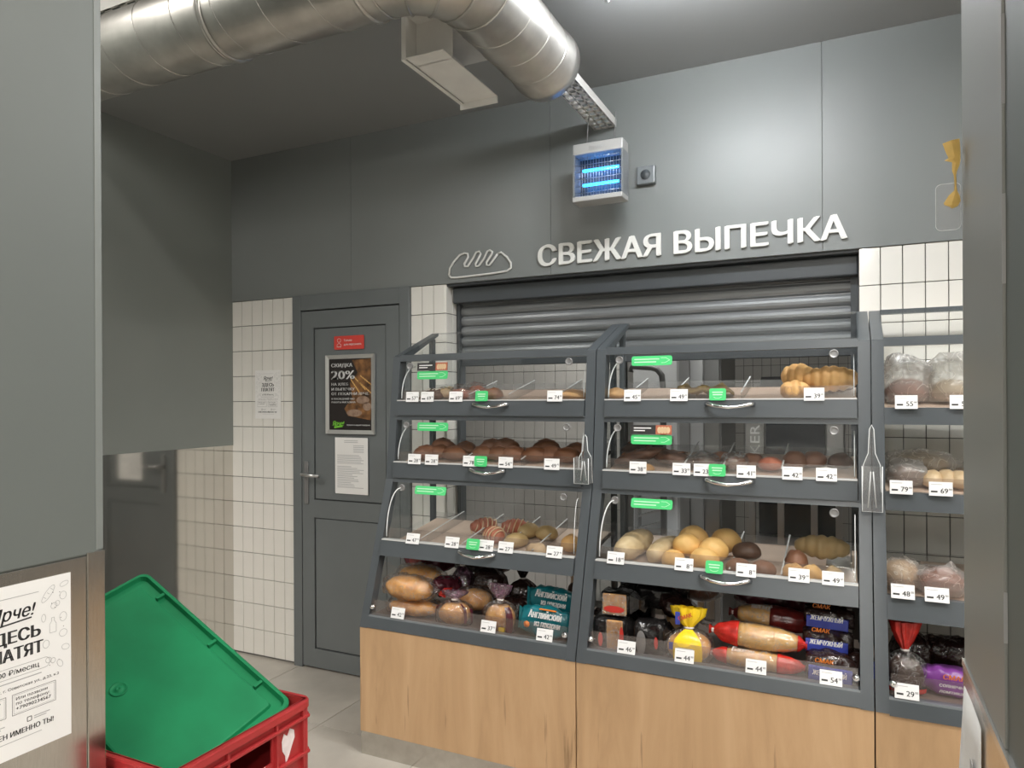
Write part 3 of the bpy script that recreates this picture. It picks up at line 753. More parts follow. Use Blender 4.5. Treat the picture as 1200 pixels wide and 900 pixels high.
# red sticker, framed poster, notice on the door
YD = WY - 0.014
st = thing('red_sticker', 'small red staff sticker on the door above the framed poster', 'sticker', (-2.55, YD, 1.8))
a, b = at(392, 409, YD), at(427, 395, YD)
W, H = b.x - a.x, 0.075
pts = [(a.x + W / 2 + p[0], a.z + H / 2 + p[1]) for p in rrect(W, H, 0.006)]
MB().prism(pts, YD, YD - 0.001, 'y').build('sheet', 'sign_red', st)
m = MB(); o_ = Vector((a.x, YD - 0.0016, a.z))
put_text(m, 'Только', o_ + Vector((.33 * W, 0, .60 * H)), (1, 0, 0), (0, 0, 1), .15 * H, .27 * W)
put_text(m, 'для персонала', o_ + Vector((.33 * W, 0, .30 * H)), (1, 0, 0), (0, 0, 1), .15 * H, .58 * W)
outline(m, o_, (1, 0, 0), (0, 0, 1), [(.17 * W + .02 * math.cos(q * PI / 6) * .6, .68 * H + .011 * math.sin(q * PI / 6)) for q in range(12)], 0.0016)
outline(m, o_, (1, 0, 0), (0, 0, 1), [(.10 * W, .2 * H), (.11 * W, .4 * H), (.17 * W, .46 * H), (.23 * W, .4 * H), (.24 * W, .2 * H)], 0.0016)
m.build('print', 'print_white', st)

fp = thing('framed_poster', 'dark bread discount poster in a silver snap frame on the door', 'poster', (-2.5, YD, 1.33))
a, b = at(383, 509.5, YD), at(440, 412, YD)
x0, x1, z0, z1 = a.x, b.x, 1.330, 1.765
W, H = x1 - x0, z1 - z0
fw = 0.022
for q in (((x0, z0), (x1, z0), (x1 - fw, z0 + fw), (x0 + fw, z0 + fw)), ((x1, z0), (x1, z1), (x1 - fw, z1 - fw), (x1 - fw, z0 + fw)), ((x1, z1), (x0, z1), (x0 + fw, z1 - fw), (x1 - fw, z1 - fw)), ((x0, z1), (x0, z0), (x0 + fw, z0 + fw), (x0 + fw, z1 - fw))):
    vs = [(p[0], YD, p[1]) for p in q] + [(p[0], YD - (0.012 if i < 2 else 0.008), p[1]) for i, p in enumerate(q)]
    MB().add(vs, [(0, 1, 2, 3), (7, 6, 5, 4), (0, 4, 5, 1), (1, 5, 6, 2), (2, 6, 7, 3), (3, 7, 4, 0)]).build('frame_bar', 'alu_frame', fp)
sheet = MB().box(x0 + fw - .002, x1 - fw + .002, YD - 0.005, YD, z0 + fw - .002, z1 - fw + .002).build('sheet', 'poster_dark', fp)
ix0, iz0, IW, IH = x0 + fw, z0 + fw, W - 2 * fw, H - 2 * fw
o_ = Vector((ix0, YD - 0.0055, iz0)); U, V = Vector((1, 0, 0)), Vector((0, 0, 1))
m = MB()
m.add([o_ + U * (p[0] * IW) + V * (p[1] * IH) for p in ((.45, .20), (.98, .14), (1.0, .62), (1.0, .99), (.55, .98), (.68, .80), (.50, .66), (.55, .45), (.36, .30))], [tuple(range(9))])
m.build('bread_picture', 'poster_bread', fp)
m = MB(); o2 = o_ + Vector((0, -.0004, 0))
for cx, cy, an in ((.72, .66, -.75), (.84, .60, -.65), (.64, .60, -.9), (.9, .68, -.6)):
    for q in range(7):
        c = Vector((cx * IW, cy * IH)) + Vector((math.cos(an), math.sin(an))) * (q - 3) * .016
        outl = [(c.x + (.008 * math.cos(k * PI / 4) * math.cos(an) - .0040 * math.sin(k * PI / 4) * math.sin(an)), c.y + (.010 * math.cos(k * PI / 4) * math.sin(an) + .0040 * math.sin(k * PI / 4) * math.cos(an))) for k in range(8)]
        outl = [(min(max(p[0], 0), IW), p[1]) for p in outl]
        m.add([o2 + U * p[0] + V * p[1] for p in outl], [tuple(range(8))])
m.build('wheat_picture', 'poster_wheat', fp)
m = MB(); o3 = o_ + Vector((0, -.0006, 0))
for cx, cy, rx, ry in ((.80, .42, .15, .055), (.90, .33, .10, .06), (.60, .24, .18, .05)):
    m.add([o3 + U * min(IW, cx * IW + rx * IW * math.cos(k * PI / 8)) + V * (cy * IH + ry * IH * math.sin(k * PI / 8)) for k in range(16)], [tuple(range(16))])
m.build('loaf_picture', 'poster_loaf', fp)
m = MB(); o4 = o_ + Vector((0, -.0012, 0))
for s_, zz, cap, w in (('СКИДКА', .885, .052, .50), ('20%', .715, .125, .55), ('НА ХЛЕБ', .625, .038, .40), ('И ВЫПЕЧКУ', .555, .038, .55), ('ОТ ПЕКАРНИ ЯРЧЕ', .490, .038, .88), ('В ПОСЛЕДНИЙ ЧАС', .425, .024, .55), ('РАБОТЫ МАГАЗИНА', .378, .024, .57)):
    put_text(m, s_, o4 + U * (.06 * IW) + V * (zz * IH), U, V, cap * IH, w * IW, bold=.035)
put_text(m, 'только в нашей пекарне', o4 + U * (.42 * IW) + V * (.062 * IH), U, V, .020 * IH, .54 * IW)
m.build('print', 'print_white', fp)
m = MB(); put_text(m, 'Ярче!', o4 + U * (.08 * IW) + V * (.060 * IH), U, V, .065 * IH, .26 * IW, bold=.05, shear=.25)
outline(m, o4, U, V, [(.12 * IW, .035 * IH), (.32 * IW, .055 * IH)], .01, closed=False)
m.build('logo', 'logo_green', fp)

nt = thing('door_notice', 'white printed sheets taped to the door under the framed poster', 'notice', (-2.5, YD, 1.0))
a, b = at(392.5, 580, YD), at(430.5, 517, YD)
W = b.x - a.x; H = 0.305; z0 = 1.005
for k in range(3):
    MB().box(a.x + .002 * k, b.x + .002 * k, YD - .0012 * (k + 1), YD - .0012 * k - .0003, z0 - .002 * k, z0 + H - .002 * k).build('sheet', 'paper_white', nt)
m = MB(); o_ = Vector((a.x, YD - .0045, z0)); rnd = random.Random(5)
for k in range(30):
    zz = .94 - k * .029
    if k in (2, 8, 15): continue
    if k < 2: p0, p1 = .3, .72
    elif k < 8: p0, p1 = .58, .9
    else: p0, p1 = .08, .5 + .42 * rnd.random()
    quad(m, o_, U, V, p0 * W, p1 * W, zz * H, (zz + .009) * H)
m.build('print', 'print_grey', nt)

# ================================================================== DISPLAY CABINETS
PROF = [(0.0, 2.463), (0.545, 2.463), (1.16, 2.663), (1.71, 2.725), (1.9, 2.746)]
def YF(z):
    for (za, ya), (zb, yb) in zip(PROF[:-1], PROF[1:]):
        if z <= zb: return ya + (yb - ya) * (z - za) / (zb - za)
    return PROF[-1][1]
UX = [-1.900, -0.915, 0.070, 1.055]
ZB = [(1.447, 1.511, 1.692), (1.168, 1.235, 1.425), (0.838, 0.902, 1.147), (0.548, 0.603, 0.838)]
ZB3 = [(1.426, 1.483, 1.692), (1.144, 1.203, 1.426), (0.812, 0.883, 1.144), (0.540, 0.597, 0.812)]
BACKY = 3.06
PW = 0.038
TILT = 0.14
def shelf_z(zr, Y):
    hi = zr > 1.0
    return zr - (.010 if hi else .034) + (.20 if hi else TILT) * (Y - YF(zr) - 0.03)
def cabinet(i, label, zb, flaps):
    x0, x1 = UX[i] + 0.002, UX[i + 1] - 0.002
    c = thing('bread_display_cabinet', label, 'display cabinet', ((x0 + x1) / 2, 2.76, 0), group='bread display cabinets')
    MB().box(x0 + .012, x1 - .012, 2.485, BACKY, 0.09, 0.545).build('base_body', 'oak', c)
    MB().bevbox(x0, x1, 2.463, 2.484, 0.10, 0.545, .0015).build('front_panel', 'oak', c)
    MB().bevbox(x0 + .001, x1 - .001, 2.468, 2.482, 0.0, 0.10, .001).build('plinth', 'steel_brushed', c)
    MB().box(x0, x0 + .012, 2.484, BACKY, 0.0, 0.545).build('side_panel', 'oak', c)
    MB().box(x1 - .012, x1, 2.484, BACKY, 0.0, 0.545).build('side_panel', 'oak', c)
    MB().box(x0, x1, 2.472, BACKY, 0.545, 0.575).build('bottom_shelf', 'shelf_brown', c)
    zz = [0.545, 0.75, 0.95, 1.16, 1.40, 1.715]
    prof = [(YF(z) - .003, z) for z in zz] + [(BACKY, 1.85), (BACKY, 1.836), (YF(1.69) + .05, 1.700)] + [(YF(z) + .042, z) for z in (1.40, 1.16, .95, .75, .575)] + [(YF(.545) + .042, .545)]
    for a in (x0, x1 - PW):
        MB().prism(prof, a, a + PW, 'x').build('side_post', 'frame_grey', c)
        MB().box(a, a + .02, BACKY - .03, BACKY, .575, 1.82).build('rear_post', 'frame_grey', c)
    ix0, ix1 = x0 + PW, x1 - PW
    def rail(name, z0, z1, dy0, dy1, a=ix0, b=ix1, m='frame_grey', par=c):
        p = [(YF(z0) + dy0, z0), (YF(z1) + dy0, z1), (YF(z1) + dy1, z1), (YF(z0) + dy1, z0)]
        return MB().prism(p, a, b, 'x').build(name, m, par)
    rail('top_rail', 1.692, 1.722, -.002, .03)
    MB().box(ix0, ix1, BACKY - (.006 if flaps else .022), BACKY, 1.843 if flaps else 1.832, 1.85).build('rear_rail', 'acrylic' if flaps else 'frame_grey', c)
    p = [(YF(1.715) + .01, 1.724), (BACKY - .01, 1.846), (BACKY - .01, 1.850), (YF(1.715) + .01, 1.728)]
    MB().prism(p, ix0 - .004, ix1 + .004, 'x').build('roof_glass', 'glass', c)
    rail('bottom_rail', zb[3][0], zb[3][1] - .012, -.004, .024)
    rail('bottom_rail_edge', zb[3][1] - .012, zb[3][1] - .006, -.004, .03, m='frame_edge')
    # side glass
    for a in (x0 + .008, x1 - .012):
        MB().prism([(YF(z) + .04, z) for z in (.58, .9, 1.16, 1.66)] + [(BACKY - .03, 1.80), (BACKY - .03, .58)], a, a + .004, 'x').build('side_glass', 'glass', c)
    for k in range(3):
        zr0, zr1, zt = zb[k]
        # tilted shelf with lining
        yf, yb = YF(zr1) + .03, BACKY - .03
        za, zc = shelf_z(zr1, yf), shelf_z(zr1, yb)
        MB().prism([(yf, za - .004), (yb, zc - .004), (yb, zc - .018), (yf, za - .018)], ix0, ix1, 'x').build('shelf', 'shelf_dark', c)
        MB().prism([(yf + .004, za), (yb - .004, zc), (yb - .004, zc - .0035), (yf + .004, za - .0035)], ix0 + .004, ix1 - .004, 'x').build('tray_lining', 'tray_lining', c)
        MB().prism([(yb - .005, zc + .03), (yb, zc + .03), (yb, zc), (yb - .005, zc)], ix0, ix1, 'x').build('tray_back', 'acrylic', c)
        if flaps:
            f = rail('flap_door', zr0, zr1, -.012, .006, ix0 + .003, ix1 - .003)
            rail('flap_edge', zr1, zr1 + .005, -.014, .010, ix0 + .003, ix1 - .003, 'lip_line', f)
            rail('glass_pane', zr1 + .004, zt - .004, -.003, .001, ix0 + .004, ix1 - .004, 'glass', f)
            zm = (zr0 + zr1) / 2 + .012; xm = (x0 + x1) / 2 + .03; y = YF(zm) - .012
            pts = [(xm - .085, y - .003, zm + .004), (xm - .075, y - .016, zm + .005), (xm - .045, y - .027, zm - .003), (xm, y - .031, zm - .008), (xm + .045, y - .027, zm - .003), (xm + .075, y - .016, zm + .005), (xm + .085, y - .003, zm + .004)]
            MB().tube(pts, [.009, .0075, .006, .0065, .006, .0075, .009], 8).build('handle', 'chrome', f)
            for xk in (ix0 + .058, ix1 - .075):
                zk = zt - .022; yk = YF(zk) - .004
                MB().lathe([(.006, .004), (.0150, .001), (.0155, -.006), (.0135, -.008), (.0115, -.006), (.006, -.005), (0.001, -.0055)], 18, (xk, yk, zk), ((1, 0, 0), (0, 0, 1), (0, 1, 0))).build('hinge_knob', 'steel_dim', f)
            # curved cheeks of the flap
            hgt = zt - zr1
            for xk, sg in ((ix0 + .012, 1), (ix1 - .012, -1)):
                arc = []
                for q in range(11):
                    a = q / 10 * PI / 2
                    arc.append((xk + sg * .042 * (1 - math.cos(a)), YF(zr1) + .012 + .05 * (1 - math.cos(a)), zr1 + .012 + (hgt - .035) * math.sin(a)))
                if sg < 0: arc = [(xk, p[1], p[2]) for p in arc]
                MB().tube(arc, .0026 if sg > 0 else .0014, 6).build('curved_edge', 'acrylic_edge', f)
            if k < 2: rail('cross_rail', zb[k + 1][2], zr0 - .003, -.002, .03); rail('cross_rail_edge', zr0 - .0032, zr0 - .0005, -.006, .02, m='frame_edge')
        else:
            f = rail('shelf_rail', zr0, zr1, -.006, .02)
            rail('glass_pane', zr1 + .002, zt - .002, .004, .008, ix0 + .001, ix1 - .001, 'glass', f)
        rail('price_lip', zr1 + .001, zr1 + .048, .012, .015, ix0 + .01, ix1 - .01, 'acrylic_lip')
    rail('price_lip', .597, .655, .004, .008, ix0 + .006, ix1 - .006, 'acrylic_lip')
    for xk in (ix0 + .012, ix1 - .012):
        MB().lathe([(.005, .01), (.011, .006), (.012, -.004), (.006, -.01), (.001, -.011)], 14, (xk, YF(.63) - .004, .63), ((1, 0, 0), (0, 0, 1), (0, 1, 0))).build('lip_stud', 'chrome', c)
    return c
cabinet(0, 'grey slanted bread display cabinet beside the door, left of the three', ZB, True)
cabinet(1, 'grey slanted bread display cabinet in the middle of the three', ZB, True)
cabinet(2, 'grey slanted bread display cabinet at the right, half behind the pillar', ZB3, False)
UN = ['left', 'middle', 'right']
SN = ['top', 'second', 'third', 'bottom']
def zb_of(u): return ZB3 if u == 2 else ZB

# dividers between trays
def divider(u, s, px, label, tall=0.045):
    zr = zb_of(u)[s][1]; yf, yb = YF(zr) + .04, BACKY - .04
    X = XA(px, yf)
    t = MB().prism([(yf, shelf_z(zr, yf) + .001), (yb, shelf_z(zr, yb) + .001), (yb, shelf_z(zr, yb) + tall), (yf, shelf_z(zr, yf) + tall * .8)], X, X + .0035, 'x').build('tray_divider', 'acrylic')
    MB().prism([(yf, shelf_z(zr, yf) + tall * .8), (yb, shelf_z(zr, yb) + tall), (yb, shelf_z(zr, yb) + tall + .002), (yf, shelf_z(zr, yf) + tall * .8 + .002)], X - .001, X + .0045, 'x').build('top_edge', 'acrylic_edge', t)
    tag(t, label, 'divider', 'clear tray dividers')
for u, s, pxs in ((0, 0, (549, 596, 655)), (0, 1, (545, 610)), (0, 2, (490, 540, 587, 622)), (1, 0, (738, 790, 868)), (1, 1, (800, 846, 915)), (1, 2, (853, 914))):
    for k, px in enumerate(pxs):
        o_n = ['first', 'second', 'third', 'fourth'][k]
        divider(u, s, px, f'clear tray divider on the {SN[s]} shelf of the {UN[u]} cabinet, {o_n} from the left')

# price tags ---------------------------------------------------------
def frame_at(zr, off):
    """point, up vector and outward normal of the slanted front at height zr"""
    d = Vector((0, YF(zr + .05) - YF(zr), .05)).normalized()
    n = Vector((0, -d.z, d.y))
    return d, n
def price_tag(u, s, px, num, w=.066, h=.045, dz=0.0, lab=None):
    zr = zb_of(u)[s][1] + dz; Y = YF(zr) - .018 if s < 3 else YF(zr) - .006
    v, n = frame_at(zr, 0); X = XA(px, Y)
    root = Vector((X - w / 2, Y, zr - .004))
    desc = f'price tag {num}, '
    t = tag(MB().add([root + U * a + v * b + n * c for c in (0, .0016) for a, b in ((0, 0), (w, 0), (w, h), (0, h))], [(3, 2, 1, 0), (4, 5, 6, 7), (0, 1, 5, 4), (1, 2, 6, 5), (2, 3, 7, 6), (3, 0, 4, 7)]).build('price_tag', 'paper_tag'),
            desc + (lab or ''), 'price tag', 'shelf price tags')
    m = MB(); o_ = root + n * .0021
    if num:
        put_text(m, num, o_ + U * (w * .80) + v * (h * .20), U, v, h * .36, None, 'r', .015)
        put_text(m, '00' if u else '90', o_ + U * (w * .84) + v * (h * .42), U, v, h * .14, None, 'l', .01)
    quad(m, o_, U, v, w * .08, w * .36, h * .24, h * .36)
    m.build('print', 'print_black', t)
    m = MB(); quad(m, o_, U, v, w * .08, w * .55, h * .80, h * .83); m.build('fine_print', 'print_grey', t)
TAGS = {(0, 0): [(483, '57'), (500.5, '69'), (534, '69'), (650, '74')],
        (0, 1): [(485, '28'), (505, '28'), (550, '78'), (592, '54'), (646, '49')],
        (0, 2): [(482, '47'), (528, '28'), (568, '28'), (591, '27'), (648, '27')],
        (0, 3): [(464, '42'), (570, '37'), (636, '42')],
        (1, 0): [(741, '45'), (795.5, '49'), (954, '39')],
        (1, 1): [(747, '38'), (798, '33'), (823, '23'), (874, '41'), (928, '42'), (968, '42')],
        (1, 2): [(720, '18'), (800, '8'), (873, '8'), (935, '39'), (975, '49')],
        (1, 3): [(732, '46'), (800, '44'), (884, '44'), (972, '54')],
        (2, 0): [(1062, '55'), (1127, '59')], (2, 1): [(1055.5, '79'), (1102, '69')], (2, 2): [(1057, '48'), (1097, '49')], (2, 3): [(1061, '29')]}
ORD = ['first', 'second', 'third', 'fourth', 'fifth', 'sixth']
for (u, s), lst in TAGS.items():
    for k, (px, num) in enumerate(lst):
        price_tag(u, s, px, num, lab=f'{ORD[k]} from the left on the {SN[s]} shelf of {UN[u]} cabinet')
# green square tags
def sheet_on_front(name, label, cat, px, Y, zlow, w, h, r, m_, group, thick=.002):
    v, n = frame_at(zlow, 0); X = XA(px, Y)
    root = Vector((X, Y, zlow + h / 2))
    t = thing(name, label, cat, tuple(root), 0, group)
    pts = rrect(w, h, r); k = len(pts)
    vs = [root + U * p[0] + v * p[1] + n * c for c in (0, thick) for p in pts]
    MB().add(vs, [list(range(k))[::-1], list(range(k, 2 * k))] + [(i, (i + 1) % k, k + (i + 1) % k, k + i) for i in range(k)]).build('sheet', m_, t)
    return t, root + n * (thick + .0006), v
for u, s, px in ((0, 0, 564.5), (0, 1, 563), (0, 2, 553.5), (1, 0, 841), (1, 1, 840), (1, 2, 836)):
    zr = ZB[s][1]; Y = YF(zr) - .022
    t, o_, v = sheet_on_front('green_tag', f'small green rounded tag on the {SN[s]} shelf edge of the {UN[u]} cabinet', 'tag', px, Y, zr - .002, .060, .044, .007, 'sign_green', 'green shelf tags')
    m = MB(); quad(m, o_, U, v, -.019, .019, .006, .010); quad(m, o_, U, v, -.017, .017, -.003, .001)
    outline(m, o_, U, v, [(-.014, -.010), (-.006, -.014), (.006, -.014), (.014, -.010)], .0015, closed=False)
    m.build('print', 'print_pale_green', t)
# long green labels + black picture labels on the panes
for u, s, px, blk in ((0, 0, 507, 1), (0, 1, 507, 0), (0, 2, 504, 0), (1, 0, 764, 0), (1, 1, 763, 1), (1, 2, 763, 0)):
    zt = ZB[s][2]; Y = YF(zt) - .012
    wd = .158
    zl = zt - .047 - (.037 if blk else 0)
    t, o_, v = sheet_on_front('green_label', f'long green label on the {SN[s]} glass flap of the {UN[u]} cabinet', 'label', px, Y, zl, wd, .037, .008, 'sign_green', 'green flap labels')
    m = MB(); quad(m, o_, U, v, -.068, .030, .004, .008); quad(m, o_, U, v, -.068, .018, -.007, -.003); m.build('print', 'print_pale_green', t)
    m = MB(); outline(m, o_, U, v, [(.036, .010), (.055, .010), (.070, .001), (.052, -.009), (.038, -.009)], .0016, closed=False); m.build('arrow', 'print_pale_green', t)
    if blk:
        t, o_, v = sheet_on_front('picture_label', f'black label with a roll picture on the {SN[s]} glass flap of the {UN[u]} cabinet', 'label', px, Y, zl + .039, wd, .035, .001, 'label_black', 'black picture labels')
        m = MB(); quad(m, o_, U, v, -.068, .0, .004, .008); quad(m, o_, U, v, -.068, -.024, -.006, -.002); m.build('print', 'print_white', t)
        m = MB(); quad(m, o_, U, v, .018, .079, -.0175, .0175); m.build('picture_ground', 'b_pink', t)
        m = MB()
        for q in range(4): m.add([o_ + Vector((0, -.0005, 0)) + U * (.032 + .011 * q + .008 * math.cos(a * PI / 5)) + v * (-.001 + .013 * math.sin(a * PI / 5)) for a in range(10)], [tuple(range(10))])
        m.build('roll_picture', 'b_cream', t)

# clear tong holders between the cabinets
def tong_holder(label, X, z0, z1):
    zc = (z0 + z1) / 2; Y = YF(zc) - .022
    c = thing('tong_holder', label, 'holder', (X, Y, z0), group='clear tong holders')
    w = .030
    back = [(-w, 0), (w, 0), (w * .85, .15), (w * .35, .19), (w * .22, .27), (0, .285), (-w * .22, .27), (-w * .35, .19), (-w * .85, .15)]
    k = (z1 - z0) / .285
    MB().prism([(X + p[0], z0 + p[1] * k) for p in back], Y + .010, Y + .013, 'y').build('back_sheet', 'acrylic', c)
    MB().tube([(X + p[0], Y + .011, z0 + p[1] * k) for p in back], .0016, 5, closed=True).build('back_rim', 'acrylic_edge', c)
    fr = [(-w, 0), (w, 0), (w * .9, .16), (w * .4, .02), (-w * .4, .02), (-w * .9, .16)]
    fr = [(-w, 0), (w, 0), (w * .95, .15), (-w * .95, .15)]
    MB().prism([(X + p[0], z0 + p[1] * k) for p in fr], Y - .040, Y - .037, 'y').build('front_sheet', 'acrylic', c)
    MB().tube([(X - w, Y - .038, z0 + .15 * k), (X - w, Y - .038, z0), (X + w, Y - .038, z0), (X + w, Y - .038, z0 + .15 * k)], .0016, 5).build('front_rim', 'acrylic_edge', c)
    for sx in (-1, 1): MB().prism([(Y - .038, z0), (Y + .012, z0), (Y + .012, z0 + .16 * k), (Y - .038, z0 + .15 * k)], X + sx * w - .001, X + sx * w + .001, 'x').build('side_sheet', 'acrylic', c)
    MB().box(X - w, X + w, Y - .040, Y + .013, z0, z0 + .004).build('floor_sheet', 'acrylic', c)
    for sx in (-.4, .4): MB().tube([(X + sx * w, Y - .012, z0 + .01), (X + sx * w * .3, Y - .012, z0 + .13 * k)], .0022, 5).build('fold', 'acrylic_edge', c)
tong_holder('clear plastic tong holder between the left and middle cabinets', UX[1] - .030, 1.185, 1.375)
tong_holder('clear plastic tong holder between the middle and right cabinets', UX[2], 1.14, 1.425)

# ================================================================== BREAD
def n3(p, s, seed): return noise.noise(Vector(p) * s + Vector((seed * 7.3, seed * 3.1, seed * 1.7)))
def blob_mesh(name, m, rx, ry, rz, seed=0, amp=.08, seg=20, rg=12, flat=.55):
    mb = MB(); rings = []
    for i in range(1, rg):
        ph = -PI / 2 + PI * i / rg; R = []
        for k in range(seg):
            th = 2 * PI * k / seg
            p = Vector((math.cos(ph) * math.cos(th), math.cos(ph) * math.sin(th), math.sin(ph)))
            d = 1 + amp * n3(p, 1.8, seed)
            z = p.z * (flat if p.z < 0 else 1)
            R.append((p.x * rx * d, p.y * ry * d, (z + flat) * rz * d))
        rings.append(R)
    mb.rings(rings)
    return mb.mesh(name, m)
def bun(name, label, m, pos, rx, ry, rz, rzr=0, seed=0, amp=.08, group=None, flat=.55, rx_tilt=0, cat='bun'):
    o = link(name, blob_mesh(name, m, rx, ry, rz, seed, amp, flat=flat))
    o.location = pos; o.rotation_euler = (rx_tilt, 0, rzr)
    return tag(o, label, cat, group)
def sup(a, e):
    c, s_ = math.cos(a), math.sin(a)
    return math.copysign(abs(c) ** e, c), math.copysign(abs(s_) ** e, s_)
def loft(st, n=20, e=0.85, amp=0.0, seed=0, pleat=0, mi=None, nscale=14):
    """stations (x, ry, rz, zc[, pleat]) along x"""
    rings = []
    for q in st:
        x, ry, rz, zc = q[:4]; pl = q[4] if len(q) > 4 else 0; R = []
        for k in range(n):
            a = 2 * PI * k / n; c, s_ = sup(a, e)
            d = 1 + pl * math.cos(pleat * a) if pleat else 1
            p = Vector((x, c * ry * d, zc + s_ * rz * d))
            if amp: p += Vector((0, c, s_)) * (amp * noise.noise(p * nscale * 3 + Vector((seed * 5.1, 0, seed))))
            R.append(p)
        rings.append(R)
    return MB().rings(rings, mi if mi is not None else 0)
def on(u, s, px, Y):
    zr = zb_of(u)[s][1]
    return Vector((XA(px, Y), Y, (shelf_z(zr, Y) + .001) if s < 3 else .5765))

# --- left cabinet, top shelf
G_ = 'pastries on the top shelf of the left cabinet'
for k, (px, Y, m_, lb) in enumerate([(509, 2.80, 'b_choc', 'dark chocolate pastry, leftmost on the top shelf of the left cabinet'), (524, 2.84, 'b_cream', 'pale cream pastry beside the dark pastry on the top left shelf'),
                                     (540, 2.80, 'b_pink', 'pinkish wrapped pastry on the top shelf of the left cabinet'), (558, 2.86, 'b_pink', 'rosy pastry under cling film near the first green tag'), (577, 2.80, 'b_redbrown', 'reddish brown pastry right of the green tag on the top left shelf')]):
    p = on(0, 0, px, Y)
    o = bun('pastry', lb, m_, p, .050, .045, .034, k, k, .16, G_, cat='pastry')
    if k in (2, 3):
        link('cling_film', blob_mesh('cling_film', 'bag_clear', .058, .053, .044, k + 9, .25), o)
    if k in (0, 1):
        mb = MB()
        for q in range(4): mb.tube([(-.03 + .018 * q, -.028, .046), (-.024 + .018 * q, 0, .0525), (-.03 + .018 * q, .028, .046)], .003, 5)
        mb.build('icing', 'icing', o, world=False)
p = on(0, 0, 668, 2.80)
o = link('cheese_pastry', loft([(-.075, .02, .006, .012), (-.05, .055, .014, .016), (0, .06, .017, .02), (.05, .055, .014, .016), (.075, .02, .006, .012)], 16, .7, .012, 3).mesh('cheese_pastry', 'b_gold'))
o.location = p; o.rotation_euler = (.15, 0, .1); tag(o, 'flat golden pastry at the right end of the top left shelf', 'pastry', G_)
# --- left cabinet, second shelf: heaps of brown rolls
G_ = 'brown rolls on the second shelf of the left cabinet'
heaps = [((500, 2.78, 0), (516, 2.80, 0), (533, 2.78, 0), (519, 2.84, .018), (546, 2.86, 0)), ((566, 2.80, 0), (585, 2.80, 0), (602, 2.80, 0), (577, 2.86, .014), (592, 2.86, .018)), ((627, 2.80, 0), (646, 2.82, 0), (664, 2.80, 0), (640, 2.87, .016), (676, 2.88, 0))]
hn = ['left', 'middle', 'right']; pn = ['front left', 'front middle', 'front right', 'upper', 'rear']
for h, hp in enumerate(heaps):
    for k, (px, Y, dz) in enumerate(hp):
        p = on(0, 1, px, Y); p.z += dz
        o = bun('brown_roll', f'dark brown oval roll, {pn[k]} one of the {hn[h]} heap on the second left shelf', 'b_brown' if (k + h) % 3 else 'b_redbrown', p, .064, .046, .042, (-.2 + .13 * k) * (1 if h % 2 else -1), h * 5 + k, .10, G_)
        MB().tube([(-.040, -.006, .057), (0, .0, .0655), (.040, .006, .057)], [.002, .0045, .002], 5).build('crust_ridge', 'b_redbrown', o, world=False)
# --- left cabinet, third shelf
def croissant(lb, pos, rz, L=.12, m_='b_pink', g=None):
    t = thing('striped_roll', lb, 'pastry', tuple(pos), rz, g)
    st = []
    N_ = 28
    for i in range(N_ + 1):
        f = i / N_; r = .040 * (math.sin(PI * (.08 + .84 * f)) ** .6) * (1 + .07 * math.cos(f * 2 * PI * 5)); st.append(((f - .5) * L, r, r * .9, .036))
    loft(st, 18, 1.0).build('roll', m_, t, world=False)
    for q in range(5):
        x = (-.38 + .19 * q) * L; pts = []
        for i in range(13):
            a = -.35 * PI + 1.7 * PI * i / 12 - .15 * PI
            r = .0405 * (math.sin(PI * (.08 + .84 * (x / L + .5))) ** .6) * 1.03
            pts.append((x + .012 * math.sin(a), r * math.cos(a), .036 + r * .9 * math.sin(a)))
        MB().tube(pts, .0028, 5).build('cream_stripe', 'b_cream', t, world=False)
    return t
G_ = 'striped rolls on the third shelf of the left cabinet'
croissant('reddish striped roll, rear left of three on the third left shelf', on(0, 2, 566, 2.86), .9, g=G_)
croissant('reddish striped roll lying in front on the third left shelf', on(0, 2, 578, 2.76), -.55, .115, g=G_)
croissant('reddish striped roll, rear right of three on the third left shelf', on(0, 2, 603, 2.88), .25, .12, g=G_)
G_ = 'pale buns on the third shelf of the left cabinet'
bun('oval_bun', 'pale oblong bun lying in front beside the striped rolls', 'b_tan', on(0, 2, 604, 2.73), .038, .062, .040, -.55, 3, .05, G_)
bun('oval_bun', 'pale oblong bun behind the front one, third left shelf', 'b_tan', on(0, 2, 619, 2.86), .040, .058, .042, -.4, 4, .05, G_)
bun('oval_bun', 'pale rounded bun at the right of the tan pair, third left shelf', 'b_tan', on(0, 2, 640, 2.85), .050, .045, .042, .3, 5, .05, G_)
bun('oval_bun', 'cream coloured bun at the shelf edge by the last divider, third left shelf', 'b_cream', on(0, 2, 628, 2.665), .045, .035, .034, .1, 6, .1, G_)
bun('oval_bun', 'golden bun dusted pale at the right end of the third left shelf', 'b_gold', on(0, 2, 668, 2.74), .045, .05, .045, .1, 7, .1, G_)
